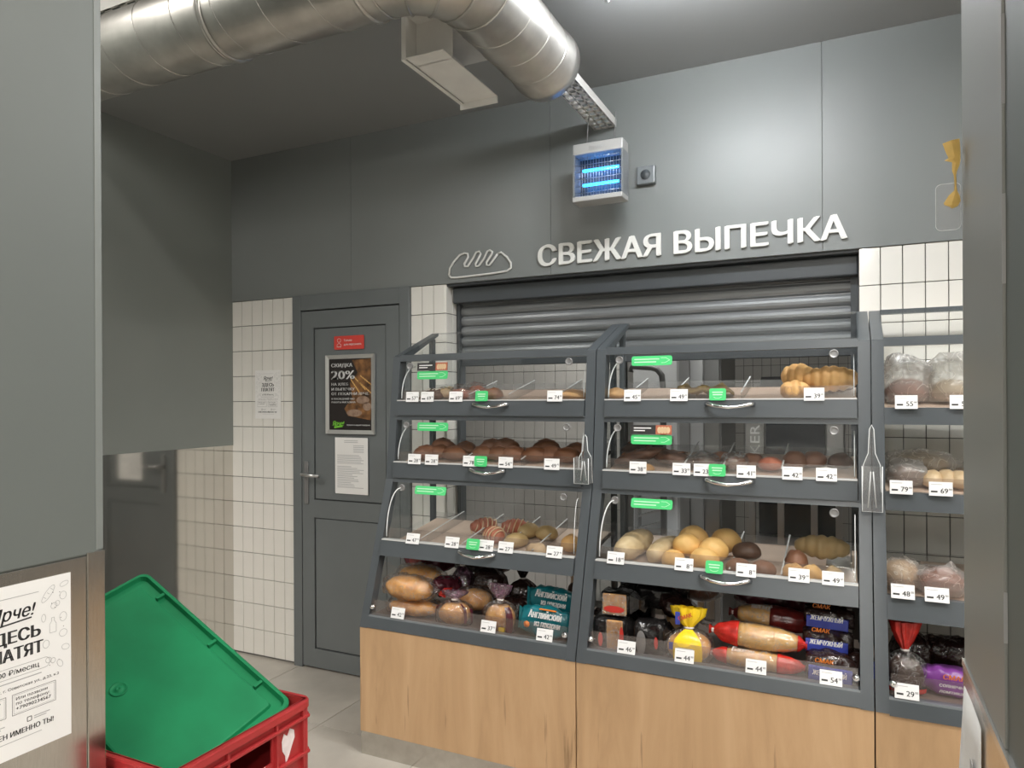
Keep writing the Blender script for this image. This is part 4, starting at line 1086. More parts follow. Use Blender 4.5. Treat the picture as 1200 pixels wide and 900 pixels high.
# --- middle cabinet, top shelf
G_ = 'pastries on the top shelf of the middle cabinet'
bun('pastry', 'orange topped pastry at the left end of the top middle shelf', 'b_gold', on(1, 0, 722, 2.80), .045, .05, .03, 0, 11, .1, G_, cat='pastry')
for k, (px, lb) in enumerate([(812, 'thin olive brown flatbread, left of two on the top middle shelf'), (838, 'thin olive brown flatbread, right of two on the top middle shelf')]):
    st = [(-.07, .03, .006, .014)] + [(-.05 + .02 * q, .06, .010 + .003 * math.sin(q * 2.1), .030 + .006 * math.sin(q * 1.7 + k)) for q in range(6)] + [(.07, .03, .006, .014)]
    o = link('flatbread', loft(st, 16, .7, .02, k).mesh('flatbread', 'b_olive')); o.location = on(1, 0, px, 2.83); o.rotation_euler = (.12, 0, .2 * k); tag(o, lb, 'flatbread', G_)
def ridged(lb, pos, rz, L, r, n, m_, g, nm='ridged_roll', zr=1.0):
    st = []
    for i in range(41):
        f = i / 40; q = r * min(1, (math.sin(PI * (.04 + .92 * f)) ** .45)) * (1 + .16 * abs(math.sin(f * n * PI)) - .06); st.append(((f - .5) * L, q, q * zr, r * zr))
    o = link(nm, loft(st, 20, .9, .004, n).mesh(nm, m_)); o.location = pos; o.rotation_euler = (0, 0, rz)
    return tag(o, lb, 'roll', g)
ridged('golden ridged roll lying low at the front left of the top middle shelf pair', on(1, 0, 932, 2.755), .2, .10, .036, 3, 'b_gold', G_)
p = on(1, 0, 936, 2.84); p.z += .028
ridged('golden ridged roll raised at the back of the left roll pile, top middle shelf', p, -.3, .12, .045, 4, 'b_gold', G_)
p = on(1, 0, 972, 2.82); p.z += .022
ridged('long golden ridged roll at the right end of the top middle shelf', p, .03, .19, .044, 6, 'b_gold', G_)
p = on(1, 0, 972, 2.78)
ridged('dark baked roll under the long golden roll, top middle shelf', on(1, 0, 974, 2.90), .03, .17, .034, 5, 'b_brown', G_)
# --- middle cabinet, second shelf
G_ = 'brown breads on the second shelf of the middle cabinet'
def longloaf(lb, pos, rot, L, ry, rz, m_, g, slash='b_cream', nm='long_loaf'):
    t = thing(nm, lb, 'loaf', tuple(pos), 0, g); t.rotation_euler = rot
    st = [((f - .5) * L, ry * max(.12, math.sin(PI * (.03 + .94 * f)) ** .5), rz * max(.12, math.sin(PI * (.03 + .94 * f)) ** .5), rz) for f in [i / 20 for i in range(21)]]
    loft(st, 20, .95, .004, L).build('crust', m_, t, world=False)
    for q in (-.25, 0, .25):
        MB().tube([(q * L - .012, -ry * .45, rz * 1.88), (q * L, 0, rz * 2.02), (q * L + .012, ry * .45, rz * 1.88)], [.002, .004, .002], 5).build('slash', slash, t, world=False)
    return t
p = on(1, 1, 750, 2.80)
longloaf('flat dark brown loaf tilted against the pane, leftmost on the second middle shelf', p + Vector((0, 0, .015)), (0, -.28, .25), .20, .055, .026, 'b_choc', G_, 'b_brown')
p = on(1, 1, 757, 2.90)
longloaf('flat dark brown loaf behind the tilted one, second middle shelf', p + Vector((0, 0, .03)), (0, -.25, .1), .20, .05, .028, 'b_dark', G_, 'b_brown')
longloaf('dark wrinkled loaf next to the tilted pair, second middle shelf', on(1, 1, 787, 2.82), (0, .12, -.1), .15, .055, .03, 'b_choc', G_, 'b_brown')
bun('golden_bun', 'golden bun low at the front under the tilted loaf, second middle shelf', 'b_gold', on(1, 1, 752, 2.715), .05, .035, .024, 0, 31, .06, G_)
for k, (px, Y, m_, rx, rz_, lb) in enumerate([(822, 2.80, 'b_choc', .062, .030, 'dark flat bun wrapped in film, left of the green tag on the second middle shelf'), (845, 2.86, 'b_redbrown', .045, .034, 'reddish bun behind the green tag on the second middle shelf'), (861, 2.79, 'b_brown', .042, .034, 'brown bun right of the second divider, second middle shelf'),
                                              (881, 2.83, 'b_redbrown', .042, .036, 'reddish brown bun above the fourth price tag, second middle shelf'), (903, 2.80, 'b_pink', .050, .034, 'glazed orange brown roll left of the third divider, second middle shelf'), (931, 2.83, 'b_brown', .046, .044, 'rounded brown bun right of the third divider, second middle shelf'),
                                              (953, 2.86, 'b_redbrown', .048, .040, 'orange brown bun behind the white slip, second middle shelf'), (985, 2.86, 'b_choc', .045, .036, 'crumbly dark bun at the right end of the second middle shelf')]):
    o = bun('brown_bun', lb, m_, on(1, 1, px, Y), rx, .045, rz_, .3 * k, 40 + k, .10, G_)
    if k in (0, 2): link('cling_film', blob_mesh('cling_film', 'bag_clear', rx + .008, .053, rz_ + .010, k + 60, .25), o)
p = on(1, 1, 968, 2.745)
o = link('paper_slip', MB().rings([[(-.028 + .014 * k, .0 + .004 * math.sin(k), .0 if j == 0 else .036 - .006 * abs(k - 2) + .004 * (k % 2)) for k in range(5)] + [(.028 - .014 * k, .004 + .004 * math.sin(4 - k), 0 if j == 0 else .034 - .006 * abs(2 - k)) for k in range(5)] for j in range(2)], smooth=False).mesh('paper_slip', 'paper_tag'))
o.location = p; tag(o, 'torn white paper slip standing on the second middle shelf', 'paper')
# --- middle cabinet, third shelf
G_ = 'loaves and buns on the third shelf of the middle cabinet'
def stub(lb, pos, rz, L, r, m_):
    st = [((f - .5) * L, r * max(.2, min(1, math.sin(PI * (.06 + .88 * f)) ** .35)), r * .94 * max(.2, min(1, math.sin(PI * (.06 + .88 * f)) ** .35)), r * .94) for f in [i / 18 for i in range(19)]]
    o = link('round_loaf', loft(st, 22, .97, .004, L).mesh('round_loaf', m_)); o.location = pos; o.rotation_euler = (-.0, -TILT * .9, rz)
    return tag(o, lb, 'loaf', G_)
stub('pale seeded loaf pointing at the viewer, leftmost on the third middle shelf', on(1, 2, 743, 2.76), 1.35, .22, .052, 'b_pale')
stub('smaller pale seeded loaf right of the first, third middle shelf', on(1, 2, 777, 2.76), 1.35, .20, .042, 'b_pale')
yb = [(788, 2.665, 0, .040, 'front left'), (804, 2.73, .028, .048, 'upper left'), (825, 2.665, 0, .050, 'front right'), (835, 2.72, .02, .050, 'upper right'), (812, 2.80, .030, .052, 'rear left'), (850, 2.83, .02, .052, 'rear right')]
for k, (px, Y, dz, r, w_) in enumerate(yb):
    p = on(1, 2, px, Y); p.z += dz
    r *= 1.12
    bun('yellow_bun', f'round golden bun, {w_} one of the pile on the third middle shelf', 'b_yellow', p, r, r, r * .92, k, 70 + k, .04, G_, flat=.75)
for k, (px, Y, dz, r, m_, lb) in enumerate([(874, 2.76, .022, .052, 'b_dark', 'large dark rye bun on top, third middle shelf'), (864, 2.67, 0, .045, 'b_redbrown', 'reddish brown bun under the dark rye bun, third middle shelf'), (893, 2.665, 0, .046, 'b_redbrown', 'reddish brown bun at the front right of the dark rye bun')]):
    p = on(1, 2, px, Y); p.z += dz
    bun('rye_bun', lb, m_, p, r, r, r * .78, k, 80 + k, .04, G_, flat=.7)
p = on(1, 2, 962, 2.83); p.z += .03
ridged('long brown plaited roll lying on top at the right, third middle shelf', p, -.12, .185, .040, 5, 'b_tan', G_, 'plaited_roll')
p = on(1, 2, 932, 2.74); p.z += .012
bun('brown_bun', 'darker brown bun left of the plaited roll, third middle shelf', 'b_redbrown', p, .04, .045, .045, 0, 90, .12, G_)
for k, (px, m_, w_) in enumerate([(929, 'b_gold', 'left'), (950, 'b_yellow', 'middle'), (975, 'b_tan', 'right')]):
    bun('small_bun', f'small golden bun at the front, {w_} of three under the plaited roll', m_, on(1, 2, px, 2.655), .038, .036, .042, k, 91 + k, .16, G_)
t = thing('metal_tray', 'shiny bent metal tray at the right end of the third middle shelf', 'tray', tuple(on(1, 2, 985, 2.85)), 0)
p = on(1, 2, 985, 2.85)
MB().bevbox(p.x - .05, p.x + .03, p.y - .09, p.y + .13, p.z + .012, p.z + .015, .001).xform(Matrix.Identity(4)).build('sheet', 'steel_edge', t)
MB().bevbox(p.x + .03, p.x + .034, p.y - .09, p.y + .13, p.z + .002, p.z + .034, .001).build('rim', 'steel_edge', t)

# ------------------------------------------------------------------ bagged goods
def smooth_st(L, ry, rz, zc, end=.3, n=16):
    return [((f - .5) * L, ry * max(end, min(1, math.sin(PI * (.05 + .9 * f)) ** .45)), rz * max(end, min(1, math.sin(PI * (.05 + .9 * f)) ** .45)), zc) for f in [i / n for i in range(n + 1)]]
def bagged(name, label, pos, rot, L, ry, rz, m_, bag='bag_clear', tail='x', seed=0, group=None, tailmat=None, band=None, cat='bagged bread', slices=0):
    """a loaf lying in a clear bag, bag gathered at +x"""
    t = thing(name, label, cat, tuple(pos), 0, group); t.rotation_euler = rot
    st = smooth_st(L, ry, rz, rz)
    if slices:
        st = []
        for i in range(41):
            f = i / 40; k = max(.55, min(1, math.sin(PI * (.05 + .9 * f)) ** .3)) * (1 - (.05 if (i * slices // 40) != ((i + 1) * slices // 40) else 0)); st.append(((f - .5) * L, ry * k, rz * k, rz))
    loft(st, 22, .9, .005, seed).build('loaf', m_, t, world=False)
    S_ = []
    for i in range(25):
        f = i / 24; k = max(.30, min(1, math.sin(PI * (.06 + .88 * f)) ** .4)); S_.append(((f - .5) * (L + .03), ry * k + .006, rz * k + .006, rz + .004))
    x = (L + .03) / 2
    S_ += [(x + .02, ry * .30, rz * .22, rz), (x + .035, ry * .18, rz * .15, rz, .2)]
    loft(S_, 36, .9, .011, seed + 1).build('bag', bag, t, world=False)
    T_ = [(x + .036, ry * .18, rz * .15, rz, .2), (x + .05, ry * .42, rz * .22, rz + .004, .35), (x + .075, ry * .62, rz * .25, rz + .008, .45)]
    loft(T_, 36, .9, .01, seed + 2, pleat=9).build('bag_tail', tailmat or bag, t, world=False)
    if band:
        a0, a1, bm_ = band
        BS = [s_ for s_ in [((f - .5) * (L + .03), ry * max(.3, min(1, math.sin(PI * (.06 + .88 * f)) ** .4)) + .0085, rz * max(.3, min(1, math.sin(PI * (.06 + .88 * f)) ** .4)) + .0085, rz + .004) for f in [a0 + (a1 - a0) * i / 8 for i in range(9)]]]
        mb = loft(BS, 36, .9, .011, seed + 1); mb.f, mb.mi, mb.sm = mb.f[:-2], mb.mi[:-2], mb.sm[:-2]
        mb.build('printed_band', bm_, t, world=False)
    return t
def sack(name, label, pos, rz, w, d, h, m_, bag='bag_clear', seed=0, group=None, neckmat=None, flare=.05, inner=.92, cat='bagged bread', tie='clip_white', lean=(0, 0), bodyprint=None):
    """an upright bag tied at the neck with a flared tail; a loaf inside"""
    t = thing(name, label, cat, tuple(pos), 0, group); t.rotation_euler = (lean[0], lean[1], rz)
    mb = MB(); rings = []
    for i in range(12):
        f = i / 11; k = max(.25, min(1, math.sin(PI * (.07 + .86 * f)) ** .4)); R = []
        for q in range(24):
            c, s_ = sup(2 * PI * q / 24, .75); p = Vector((c * w / 2 * k * inner, s_ * d / 2 * k * inner, .004 + h * .86 * f)); R.append(p * (1 + .03 * n3(p, 30, seed)))
        rings.append(R)
    mb.rings(rings); mb.build('loaf', m_, t, world=False)
    def ring(z, kx_, ky_, pl, n=40, jx=0):
        R = []
        for q in range(n):
            a = 2 * PI * q / n; c, s_ = sup(a, .8); dd = 1 + pl * math.cos(11 * a + seed)
            p = Vector((c * w / 2 * kx_ * dd + jx, s_ * d / 2 * ky_ * dd, z)); p += Vector((c, s_, 0)) * .006 * noise.noise(p * 40 + Vector((seed, 0, 0))); R.append(p)
        return R
    body = [ring(.001, .85, .85, 0), ring(.02, 1.02, 1.02, 0), ring(h * .3, 1.06, 1.06, .01), ring(h * .6, 1.06, 1.06, .02), ring(h * .82, .98, .98, .03), ring(h * .95, .72, .72, .08), ring(h * 1.05, .38, .4, .15), ring(h * 1.12, .15, .16, .2)]
    MB().rings(body).build('bag', bag, t, world=False)
    neck = [ring(h * 1.12, .15, .16, .2), ring(h * 1.12 + flare * .35, .34, .3, .3), ring(h * 1.12 + flare * .8, .55, .34, .35), ring(h * 1.12 + flare * 1.2, .60, .28, .4)]
    MB().rings(neck, caps=False).build('bag_neck', neckmat or bag, t, world=False)
    MB().tube([(w * .09 * math.cos(a), d * .10 * math.sin(a), h * 1.12) for a in [2 * PI * k / 10 for k in range(10)]], .004, 5, closed=True).build('tie', tie, t, world=False)
    for bp in ([bodyprint] if isinstance(bodyprint, tuple) else bodyprint or []):
        a0, a1, z0, z1, bm_ = bp; vs = []; nz, na = 8, 12
        for j in range(nz + 1):
            z = h * (z0 + (z1 - z0) * j / nz); kk = [(0, .85), (.08, 1.03), (.3, 1.08), (.6, 1.08), (.82, 1.0), (.95, .75), (1.05, .42), (1.12, .2)]
            f = z / h
            for (fa, ka), (fb, kb) in zip(kk[:-1], kk[1:]):
                if fa <= f <= fb: k = ka + (kb - ka) * (f - fa) / (fb - fa)
            for i in range(na + 1):
                a = a0 + (a1 - a0) * i / na; c, s_ = sup(a, .8); vs.append((c * (w / 2 * k + .003), s_ * (d / 2 * k + .003), z))
        fs = [(j * (na + 1) + i, j * (na + 1) + i + 1, (j + 1) * (na + 1) + i + 1, (j + 1) * (na + 1) + i) for j in range(nz) for i in range(na)]
        MB().add(vs, fs, 0, True).build('print', bm_, t, world=False)
    return t
def pack(name, label, pos, rot, L, d, h, film, group=None, seed=0, dome=.35, texts=(), patches=(), cat='packet', window=None, crimp=True):
    """flat-fronted film packet: x wide, y deep, z tall, front at -y; texts (str, x, z, cap, width, mat)"""
    t = thing(name, label, cat, tuple(pos), 0, group); t.rotation_euler = rot
    st = []
    for i in range(17):
        f = i / 16; k = min(1, .35 + 1.3 * min(f, 1 - f) * 4); k = min(1, max(.35, math.sin(PI * (.08 + .84 * f)) ** .3)); st.append(((f - .5) * L, d / 2 * k, h / 2 * k, h / 2))
    loft(st, 28, .55, .011, seed, nscale=12).build('film', film, t, world=False)
    if crimp:
        for sx in (-1, 1):
            MB().rings([[(sx * L * .49, -d * .12, h * .22), (sx * L * .49, d * .12, h * .22), (sx * L * .49, d * .12, h * .78), (sx * L * .49, -d * .12, h * .78)], [(sx * (L * .5 + .016), -.002, h * .12), (sx * (L * .5 + .016), .002, h * .12), (sx * (L * .5 + .016), .002, h * .88), (sx * (L * .5 + .016), -.002, h * .88)]], smooth=False).build('crimped_end', film, t, world=False)
    for x0, x1, z0, z1, m_ in patches:
        MB().bevbox(x0, x1, -d / 2 - .0090, -d / 2 + .004, z0, z1, .0015).build('printed_patch', m_, t, world=False)
    for s_, x, z, cap, w_, m_ in texts:
        mb = MB(); put_text(mb, s_, (x, -d / 2 - .0098, z), (1, 0, 0), (0, 0, 1), cap, w_, 'l', .03, shear=.12); mb.build('lettering', m_, t, world=False)
    return t

def loose_bag(label, pos, rz, w, d, hb, ht, m_, seed, group, bag='bag_hazy'):
    """a bun in a loose crumpled bag, bag heaped above it"""
    t = thing('loose_bag', label, 'bagged bread', tuple(pos), rz, group)
    link('bun', blob_mesh('bun', m_, w * .42, d * .42, hb * .62, seed, .05, flat=.6), t)
    rings = []
    for i in range(15):
        f = i / 14; R_ = []
        k = (.80 + 1.0 * f) if f < .2 else (1.0 if f < .55 else 1.0 - .62 * ((f - .55) / .45) ** 1.6)
        for q in range(36):
            a = 2 * PI * q / 36; c, s_ = sup(a, .85)
            p = Vector((c * w / 2 * k, s_ * d / 2 * k, .001 + ht * f))
            a_ = .004 + .034 * f * f
            v = Vector((noise.noise(p * 16 + Vector((seed, 0, 0))), noise.noise(p * 16 + Vector((0, seed, 9))), .7 * noise.noise(p * 16 + Vector((5, 3, seed))))) + .5 * Vector((noise.noise(p * 45 + Vector((seed, 7, 0))), noise.noise(p * 45), 0))
            p = p + v * a_
            p.z = max(p.z, .001 + .0002 * i)
            R_.append(p)
        rings.append(R_)
    MB().rings(rings).build('bag', bag, t, world=False)
    return t

# --- left cabinet, bottom shelf
G_ = 'bagged breads on the bottom shelf of the left cabinet'
bz = .577
def P4(px, Y, z): return Vector((XA(px, Y), Y, bz + z))
bagged('bagged_loaf', 'light loaf in a clear bag lying lowest at the left, bottom left shelf', P4(484, 2.615, .0), (0, 0, .08), .22, .06, .032, 'b_loafbag', seed=1, group=G_)
bagged('bagged_loaf', 'golden loaf in a clear bag with red tail, on top of the lowest loaf', P4(478, 2.60, .068), (0, .04, .05), .205, .062, .050, 'b_loafbag', seed=2, group=G_, tailmat='film_red')
bagged('bagged_loaf', 'second golden loaf with red tail behind the front one, bottom left shelf', P4(492, 2.74, .085), (0, .06, .05), .20, .06, .048, 'b_loafbag', seed=3, group=G_, tailmat='film_red')
bagged('bagged_loaf', 'dark maroon and red bagged loaf at the back left, bottom left shelf', P4(500, 2.88, .120), (0, .05, 0), .20, .055, .052, 'b_dark', bag='film_maroon', seed=4, group=G_, tailmat='bag_clear', band=(.2, .5, 'film_darkred'))
sack('tied_bag', 'crumpled purple tinted clear bag standing behind the loaves, bottom left shelf', P4(541, 2.80, .0), .3, .10, .10, .17, 'b_dark', 'bag_purple', 5, G_, flare=.06)
sack('tied_bag', 'purple tinted bag with a sliced brown loaf, left of two in front, bottom left shelf', P4(532, 2.58, .0), .2, .150, .10, .092, 'b_slice', 'bag_clear', 6, G_, neckmat='bag_purple', flare=.03, bodyprint=[(-PI * .90, -PI * .80, .05, .9, 'film_maroon'), (-PI * .30, -PI * .24, .2, 1.0, 'film_maroon'), (-PI * .14, -PI * .06, .05, .8, 'film_maroon')])
bagged('bagged_loaf', 'shiny light loaf behind the two sliced ones, bottom left shelf', P4(556, 2.70, .03), (0, 0, .1), .14, .05, .045, 'b_slice', seed=8, group=G_, tailmat='bag_purple')
sack('tied_bag', 'clear bag with sliced loaf tied by a white clip, middle of the bottom left shelf', P4(585, 2.575, .0), -.1, .135, .10, .115, 'b_slice', 'bag_clear', 9, G_, neckmat='bag_purple', flare=.05, bodyprint=[(-PI * .42, -PI * .30, .1, .30, 'film_yellow'), (-PI * .27, -PI * .10, .05, .95, 'film_maroon'), (-PI * .86, -PI * .78, .1, .9, 'film_maroon')])
sack('tied_bag', 'dark smoky bag with a black loaf in the second row, bottom left shelf', P4(572, 2.82, .02), .1, .16, .12, .155, 'b_dark', 'bag_smoke', 10, G_, flare=.07)
bagged('bagged_loaf', 'glossy dark loaf high at the back, bottom left shelf', P4(566, 2.93, .13), (0, 0, .05), .22, .06, .045, 'b_dark', bag='bag_smoke', seed=11, group=G_)
sack('tied_bag', 'dark bag with a tall knotted neck at the back right, bottom left shelf', P4(612, 2.86, .0), .4, .12, .11, .13, 'b_dark', 'bag_smoke', 12, G_, neckmat='film_black', flare=.085)
bagged('bagged_loaf', 'dark brown loaf lying behind the teal packets, bottom left shelf', P4(655, 2.84, .0), (0, 0, .03), .20, .06, .042, 'b_dark', bag='bag_smoke', seed=13, group=G_)
bun('rye_bun', 'small black round loaf at the back right corner, bottom left shelf', 'b_dark', P4(676, 2.90, .08), .045, .045, .045, 0, 14, .05, G_)
bagged('bagged_loaf', 'dark red crumpled bag between the golden loaves and the purple bag, bottom left shelf', P4(521, 2.70, .075), (0, .1, 1.2), .11, .045, .038, 'b_dark', bag='film_maroon', seed=51, group=G_, tailmat='bag_clear')
bagged('bagged_loaf', 'dark brown bagged loaf in the middle of the second row, bottom left shelf', P4(598, 2.72, .0), (0, 0, .4), .13, .05, .048, 'b_redbrown', bag='bag_smoke', seed=52, group=G_, tailmat='bag_purple')
tt = [('Английский', -.062, .075, .030, .135, 'print_white'), ('из пекарни', -.035, .044, .024, .105, 'print_white')]
o = pack('teal_packet', 'teal packet with white lettering, upper one behind at the right, bottom left shelf', P4(645, 2.70, .055), (0, .06, .02), .19, .055, .112, 'film_teal', 'teal bread packets', 1, texts=tt, patches=())
o = pack('teal_packet', 'teal packet with white lettering in front at the right, bottom left shelf', P4(637, 2.585, .0), (-.12, .05, .04), .20, .06, .118, 'film_teal', 'teal bread packets', 2, texts=tt, patches=((-.02, .05, .108, .112, 'print_orange'),))
mb = MB(); mb.lathe([(.0125, 0), (.0125, -.002)], 16, (-.066, -.040, .045), ((1, 0, 0), (0, 0, 1), (0, 1, 0))); mb.build('round_seal', 'print_orange', o, world=False)

# --- middle cabinet, bottom shelf
G_ = 'bagged breads on the bottom shelf of the middle cabinet'
def toast(label, pos, rz, w, d, h, film, window, seed, group=G_, win=True, bands=()):
    t = thing('toast_packet', label, 'bagged bread', tuple(pos), rz, group)
    st = [(x, d / 2 * k, h / 2 * k, h / 2) for x, k in ((-w / 2, .86), (-w / 2 + .012, .98), (0, 1.0), (w / 2 - .012, .98), (w / 2, .86))]
    loft([(q[0], q[1], q[2], q[3]) for q in [(-w/2, d*.43, h*.43, h/2)] + [(-w/2 + .012 + (w - .024) * i / 8, d*.49, h*.49, h/2) for i in range(9)] + [(w/2, d*.43, h*.43, h/2)]], 36, .42, .009, seed, nscale=12).build('film', film, t, world=False)
    rings = [[(w / 2, -d * .4, h * .08), (w / 2, d * .4, h * .08), (w / 2, d * .4, h * .92), (w / 2, -d * .4, h * .92)], [(w / 2 + .03, -d * .2, h * .3), (w / 2 + .03, d * .2, h * .3), (w / 2 + .03, d * .2, h * .7), (w / 2 + .03, -d * .2, h * .7)], [(w / 2 + .055, -d * .3, h * .2), (w / 2 + .055, d * .3, h * .25), (w / 2 + .055, d * .3, h * .8), (w / 2 + .055, -d * .3, h * .75)]]
    MB().rings(rings, smooth=False).build('film_tail', film, t, world=False)
    if win:
        x0, x1 = window
        MB().bevbox(x0, x1, -d / 2 - .008, -d / 2 + .006, h * .05, h * .95, .004).build('loaf_window', 'b_slice', t, world=False)
        for q in range(1, 5): MB().box(x0 + .002, x1 - .002, -d / 2 - .0088, -d / 2 - .0075, h * (.05 + .18 * q), h * (.05 + .18 * q) + .0014).build('slice_line', 'b_gold', t, world=False)
        MB().bevbox(x0 - .002, x1 + .002, -d / 2 - .0110, -d / 2 - .0095, h * .04, h * .96, .001).build('window_film', 'bag_clear', t, world=False)
    for x, z, rx_, rz_, m_ in bands:
        mb = MB(); mb.add([(x + rx_ * math.cos(k * PI / 8), -d / 2 - .0118, z + rz_ * math.sin(k * PI / 8)) for k in range(16)], [tuple(range(16))[::1]]); mb.build('printed_oval', m_, t, world=False)
    return t
toast('black toast packet with golden window at the front left, bottom middle shelf', P4(716, 2.60, .0), .06, .125, .10, .118, 'film_black', (-.008, .052), 1, bands=((.050, .055, .008, .040, 'print_red'), (-.030, .04, .009, .026, 'print_red')))
toast('black glossy toast packet beside the first one, bottom middle shelf', P4(762, 2.595, .0), .03, .115, .10, .120, 'film_black', None, 2, win=False, bands=((.030, .055, .007, .022, 'print_red'), (-.025, .050, .018, .045, 'steel_dim')))
toast('black toast packet with red curved band, on top at the left, bottom middle shelf', P4(723, 2.63, .122), .04, .11, .10, .085, 'film_black', (-.045, .045), 3, bands=((0, .026, .040, .013, 'print_red'),))
toast('black toast packet lying high behind, next to the red banded one, bottom middle shelf', P4(768, 2.76, .12), .03, .14, .10, .09, 'film_black', None, 4, win=False)
sack('tied_bag', 'clear crinkled bag in the second row left of the yellow bag, bottom middle shelf', P4(797, 2.76, .03), .2, .12, .10, .13, 'b_gold', 'bag_clear', 21, G_, neckmat='bag_smoke')
o = sack('tied_bag', 'yellow and blue printed bag tied at the neck, bottom middle shelf', P4(806, 2.57, .0), .05, .165, .12, .105, 'b_slice', 'bag_clear', 22, G_, neckmat='film_yellow', flare=.06, bodyprint=(-PI * .64, -PI * .33, .05, 1.10, 'film_yellow'))
mb = MB()
for k in range(3): mb.box(.0 - .03 + .0, .025, -.0735, -.0725, .030 + .016 * k, .033 + .016 * k)
mb.build('fine_print', 'print_grey', o, world=False)
mb = MB(); put_text(mb, 'СМАК', (-.028, -.040, .150), (.92, 0, .38), (-.38, 0, .92), .014, .05, bold=.05); mb.build('lettering', 'print_red', o, world=False)
MB().bevbox(-.062, -.048, -.058, -.050, .05, .075, .002).build('blue_print', 'film_blue', o, world=False)
MB().bevbox(-.045, -.028, -.026, -.018, .13, .175, .002).build('blue_print', 'film_blue', o, world=False)
bagged('bagged_loaf', 'brown gold loaf in a clear bag high at the back, bottom middle shelf', P4(818, 2.90, .13), (0, 0, 0), .15, .06, .05, 'b_redbrown', bag='bag_clear', seed=23, group=G_)
bagged('bagged_loaf', 'big dark maroon bagged loaf high at the back right, bottom middle shelf', P4(905, 2.88, .12), (0, .08, 0), .26, .07, .055, 'b_dark', bag='film_maroon', seed=24, group=G_, tailmat='film_darkred')
sack('tied_bag', 'black crinkled bag standing behind the black toast packets, bottom middle shelf', P4(742, 2.86, .0), .2, .16, .12, .17, 'b_dark', 'film_black', 53, G_, flare=.04)
bagged('bagged_loaf', 'dark loaf with silvery crumpled film above the yellow bag, bottom middle shelf', P4(790, 2.68, .115), (0, .25, -.3), .10, .04, .035, 'b_dark', bag='bag_smoke', seed=54, group=G_, tailmat='bag_clear')
def baton(label, pos, rot, L, r, ends, seed, shade='film_red', sl=4, txt=None):
    t = thing('sliced_baton', label, 'bagged bread', tuple(pos), 0, 'red tipped batons in film'); t.rotation_euler = rot
    st = []
    for i in range(49):
        f = i / 48; k = max(.25, min(1, math.sin(PI * (.03 + .94 * f)) ** .35)); cut = .93 if abs((f * 9) % 1 - .5) > .46 else 1; st.append(((f - .5) * L, r * k * cut, r * k * cut, r))
    loft(st, 22, .97, .002, seed).build('loaf', 'b_yellow', t, world=False)
    e0, e1 = ends
    def cap(fa, fb, mtl, nm, gather):
        S_ = []
        for i in range(11):
            f = fa + (fb - fa) * i / 10; k = max(.22, min(1, math.sin(PI * max(.02, min(.98, .03 + .94 * f))) ** .35)); S_.append(((f - .5) * L, r * k + .0035, r * k + .0035, r, .03))
        if gather < 0: S_ = [(-L / 2 - .028, r * .30, r * .30, r, .3), (-L / 2 - .014, r * .16, r * .16, r, .3)] + S_
        if gather > 0: S_ = S_ + [(L / 2 + .012, r * .2, r * .2, r, .3), (L / 2 + .022, r * .3, r * .3, r, .3)]
        mb = loft(S_, 36, .97, .004, seed, pleat=12); mb.build(nm, mtl, t, world=False)
    cap(0.0, e0, shade, 'film_end', -1); cap(e1, 1.0, shade, 'film_end', 1); cap(e0, e1, 'bag_clear', 'film', 0)
    MB().bevbox(-L / 2 - .020, -L / 2 - .008, -.008, .008, r - .007, r + .007, .002).build('clip', 'clip_white', t, world=False)
    if txt:
        mb = MB(); put_text(mb, txt, (-L * .3, -r * .66, r * 1.80), (1, 0, 0), (0, .72, .70), .016, L * .26, bold=.02, shear=.2); mb.build('lettering', 'print_white', t, world=False)
    return t
baton('long sliced baton with red tip lying lowest at the front, bottom middle shelf', P4(885, 2.575, .002), (0, .035, .03), .275, .032, (.14, .74), 1, txt='Батон')
baton('thick sliced baton with a large red end on top of the lower baton', P4(886, 2.60, .064), (0, .045, .03), .275, .043, (.27, .97), 2)
baton('darker sliced baton with red end behind the thick one, bottom middle shelf', P4(905, 2.74, .095), (0, .05, .03), .26, .042, (.02, .45), 3, 'film_darkred', txt='НАРЕЗНОЙ')
tb = [('СМАК', -.052, .074, .014, .055, 'print_orange'), ('ЖЕМЧУЖНЫЙ', -.058, .032, .016, .100, 'print_white')]
def bluepack(lb, pos, rot, seed, h=.095, L=.16, tex=tb):
    t = pack('blue_packet', lb, pos, rot, L, .10, h, 'bag_smoke', 'blue labelled bread packets', seed, patches=((-L * .44, L * .38, h * .08, h * .62, 'film_blue'),), texts=tex, crimp=False, cat='bagged bread')
    loft(smooth_st(L * .94, .043, h * .44, h * .47), 20, .6, .004, seed).build('loaf', 'b_choc', t, world=False)
    return t
bluepack('blue labelled packet at the front right, bottom middle shelf', P4(972, 2.58, .0), (0, .04, .04), 1)
bluepack('blue labelled packet second from the bottom of the right stack, bottom middle shelf', P4(968, 2.66, .075), (0, .03, .05), 2, .075)
bluepack('blue labelled packet third in the right stack, bottom middle shelf', P4(970, 2.70, .145), (0, .03, 0), 3, .07)
bagged('bagged_loaf', 'dark bagged loaf on top of the blue packets, bottom middle shelf', P4(975, 2.76, .20), (0, 0, 0), .17, .05, .03, 'b_dark', bag='bag_smoke', seed=27, group=G_)
bluepack('blue labelled packet squeezed at the far right post, bottom middle shelf', P4(1000, 2.64, .0), (0, 0, 1.2), 4, .09, .13, ())

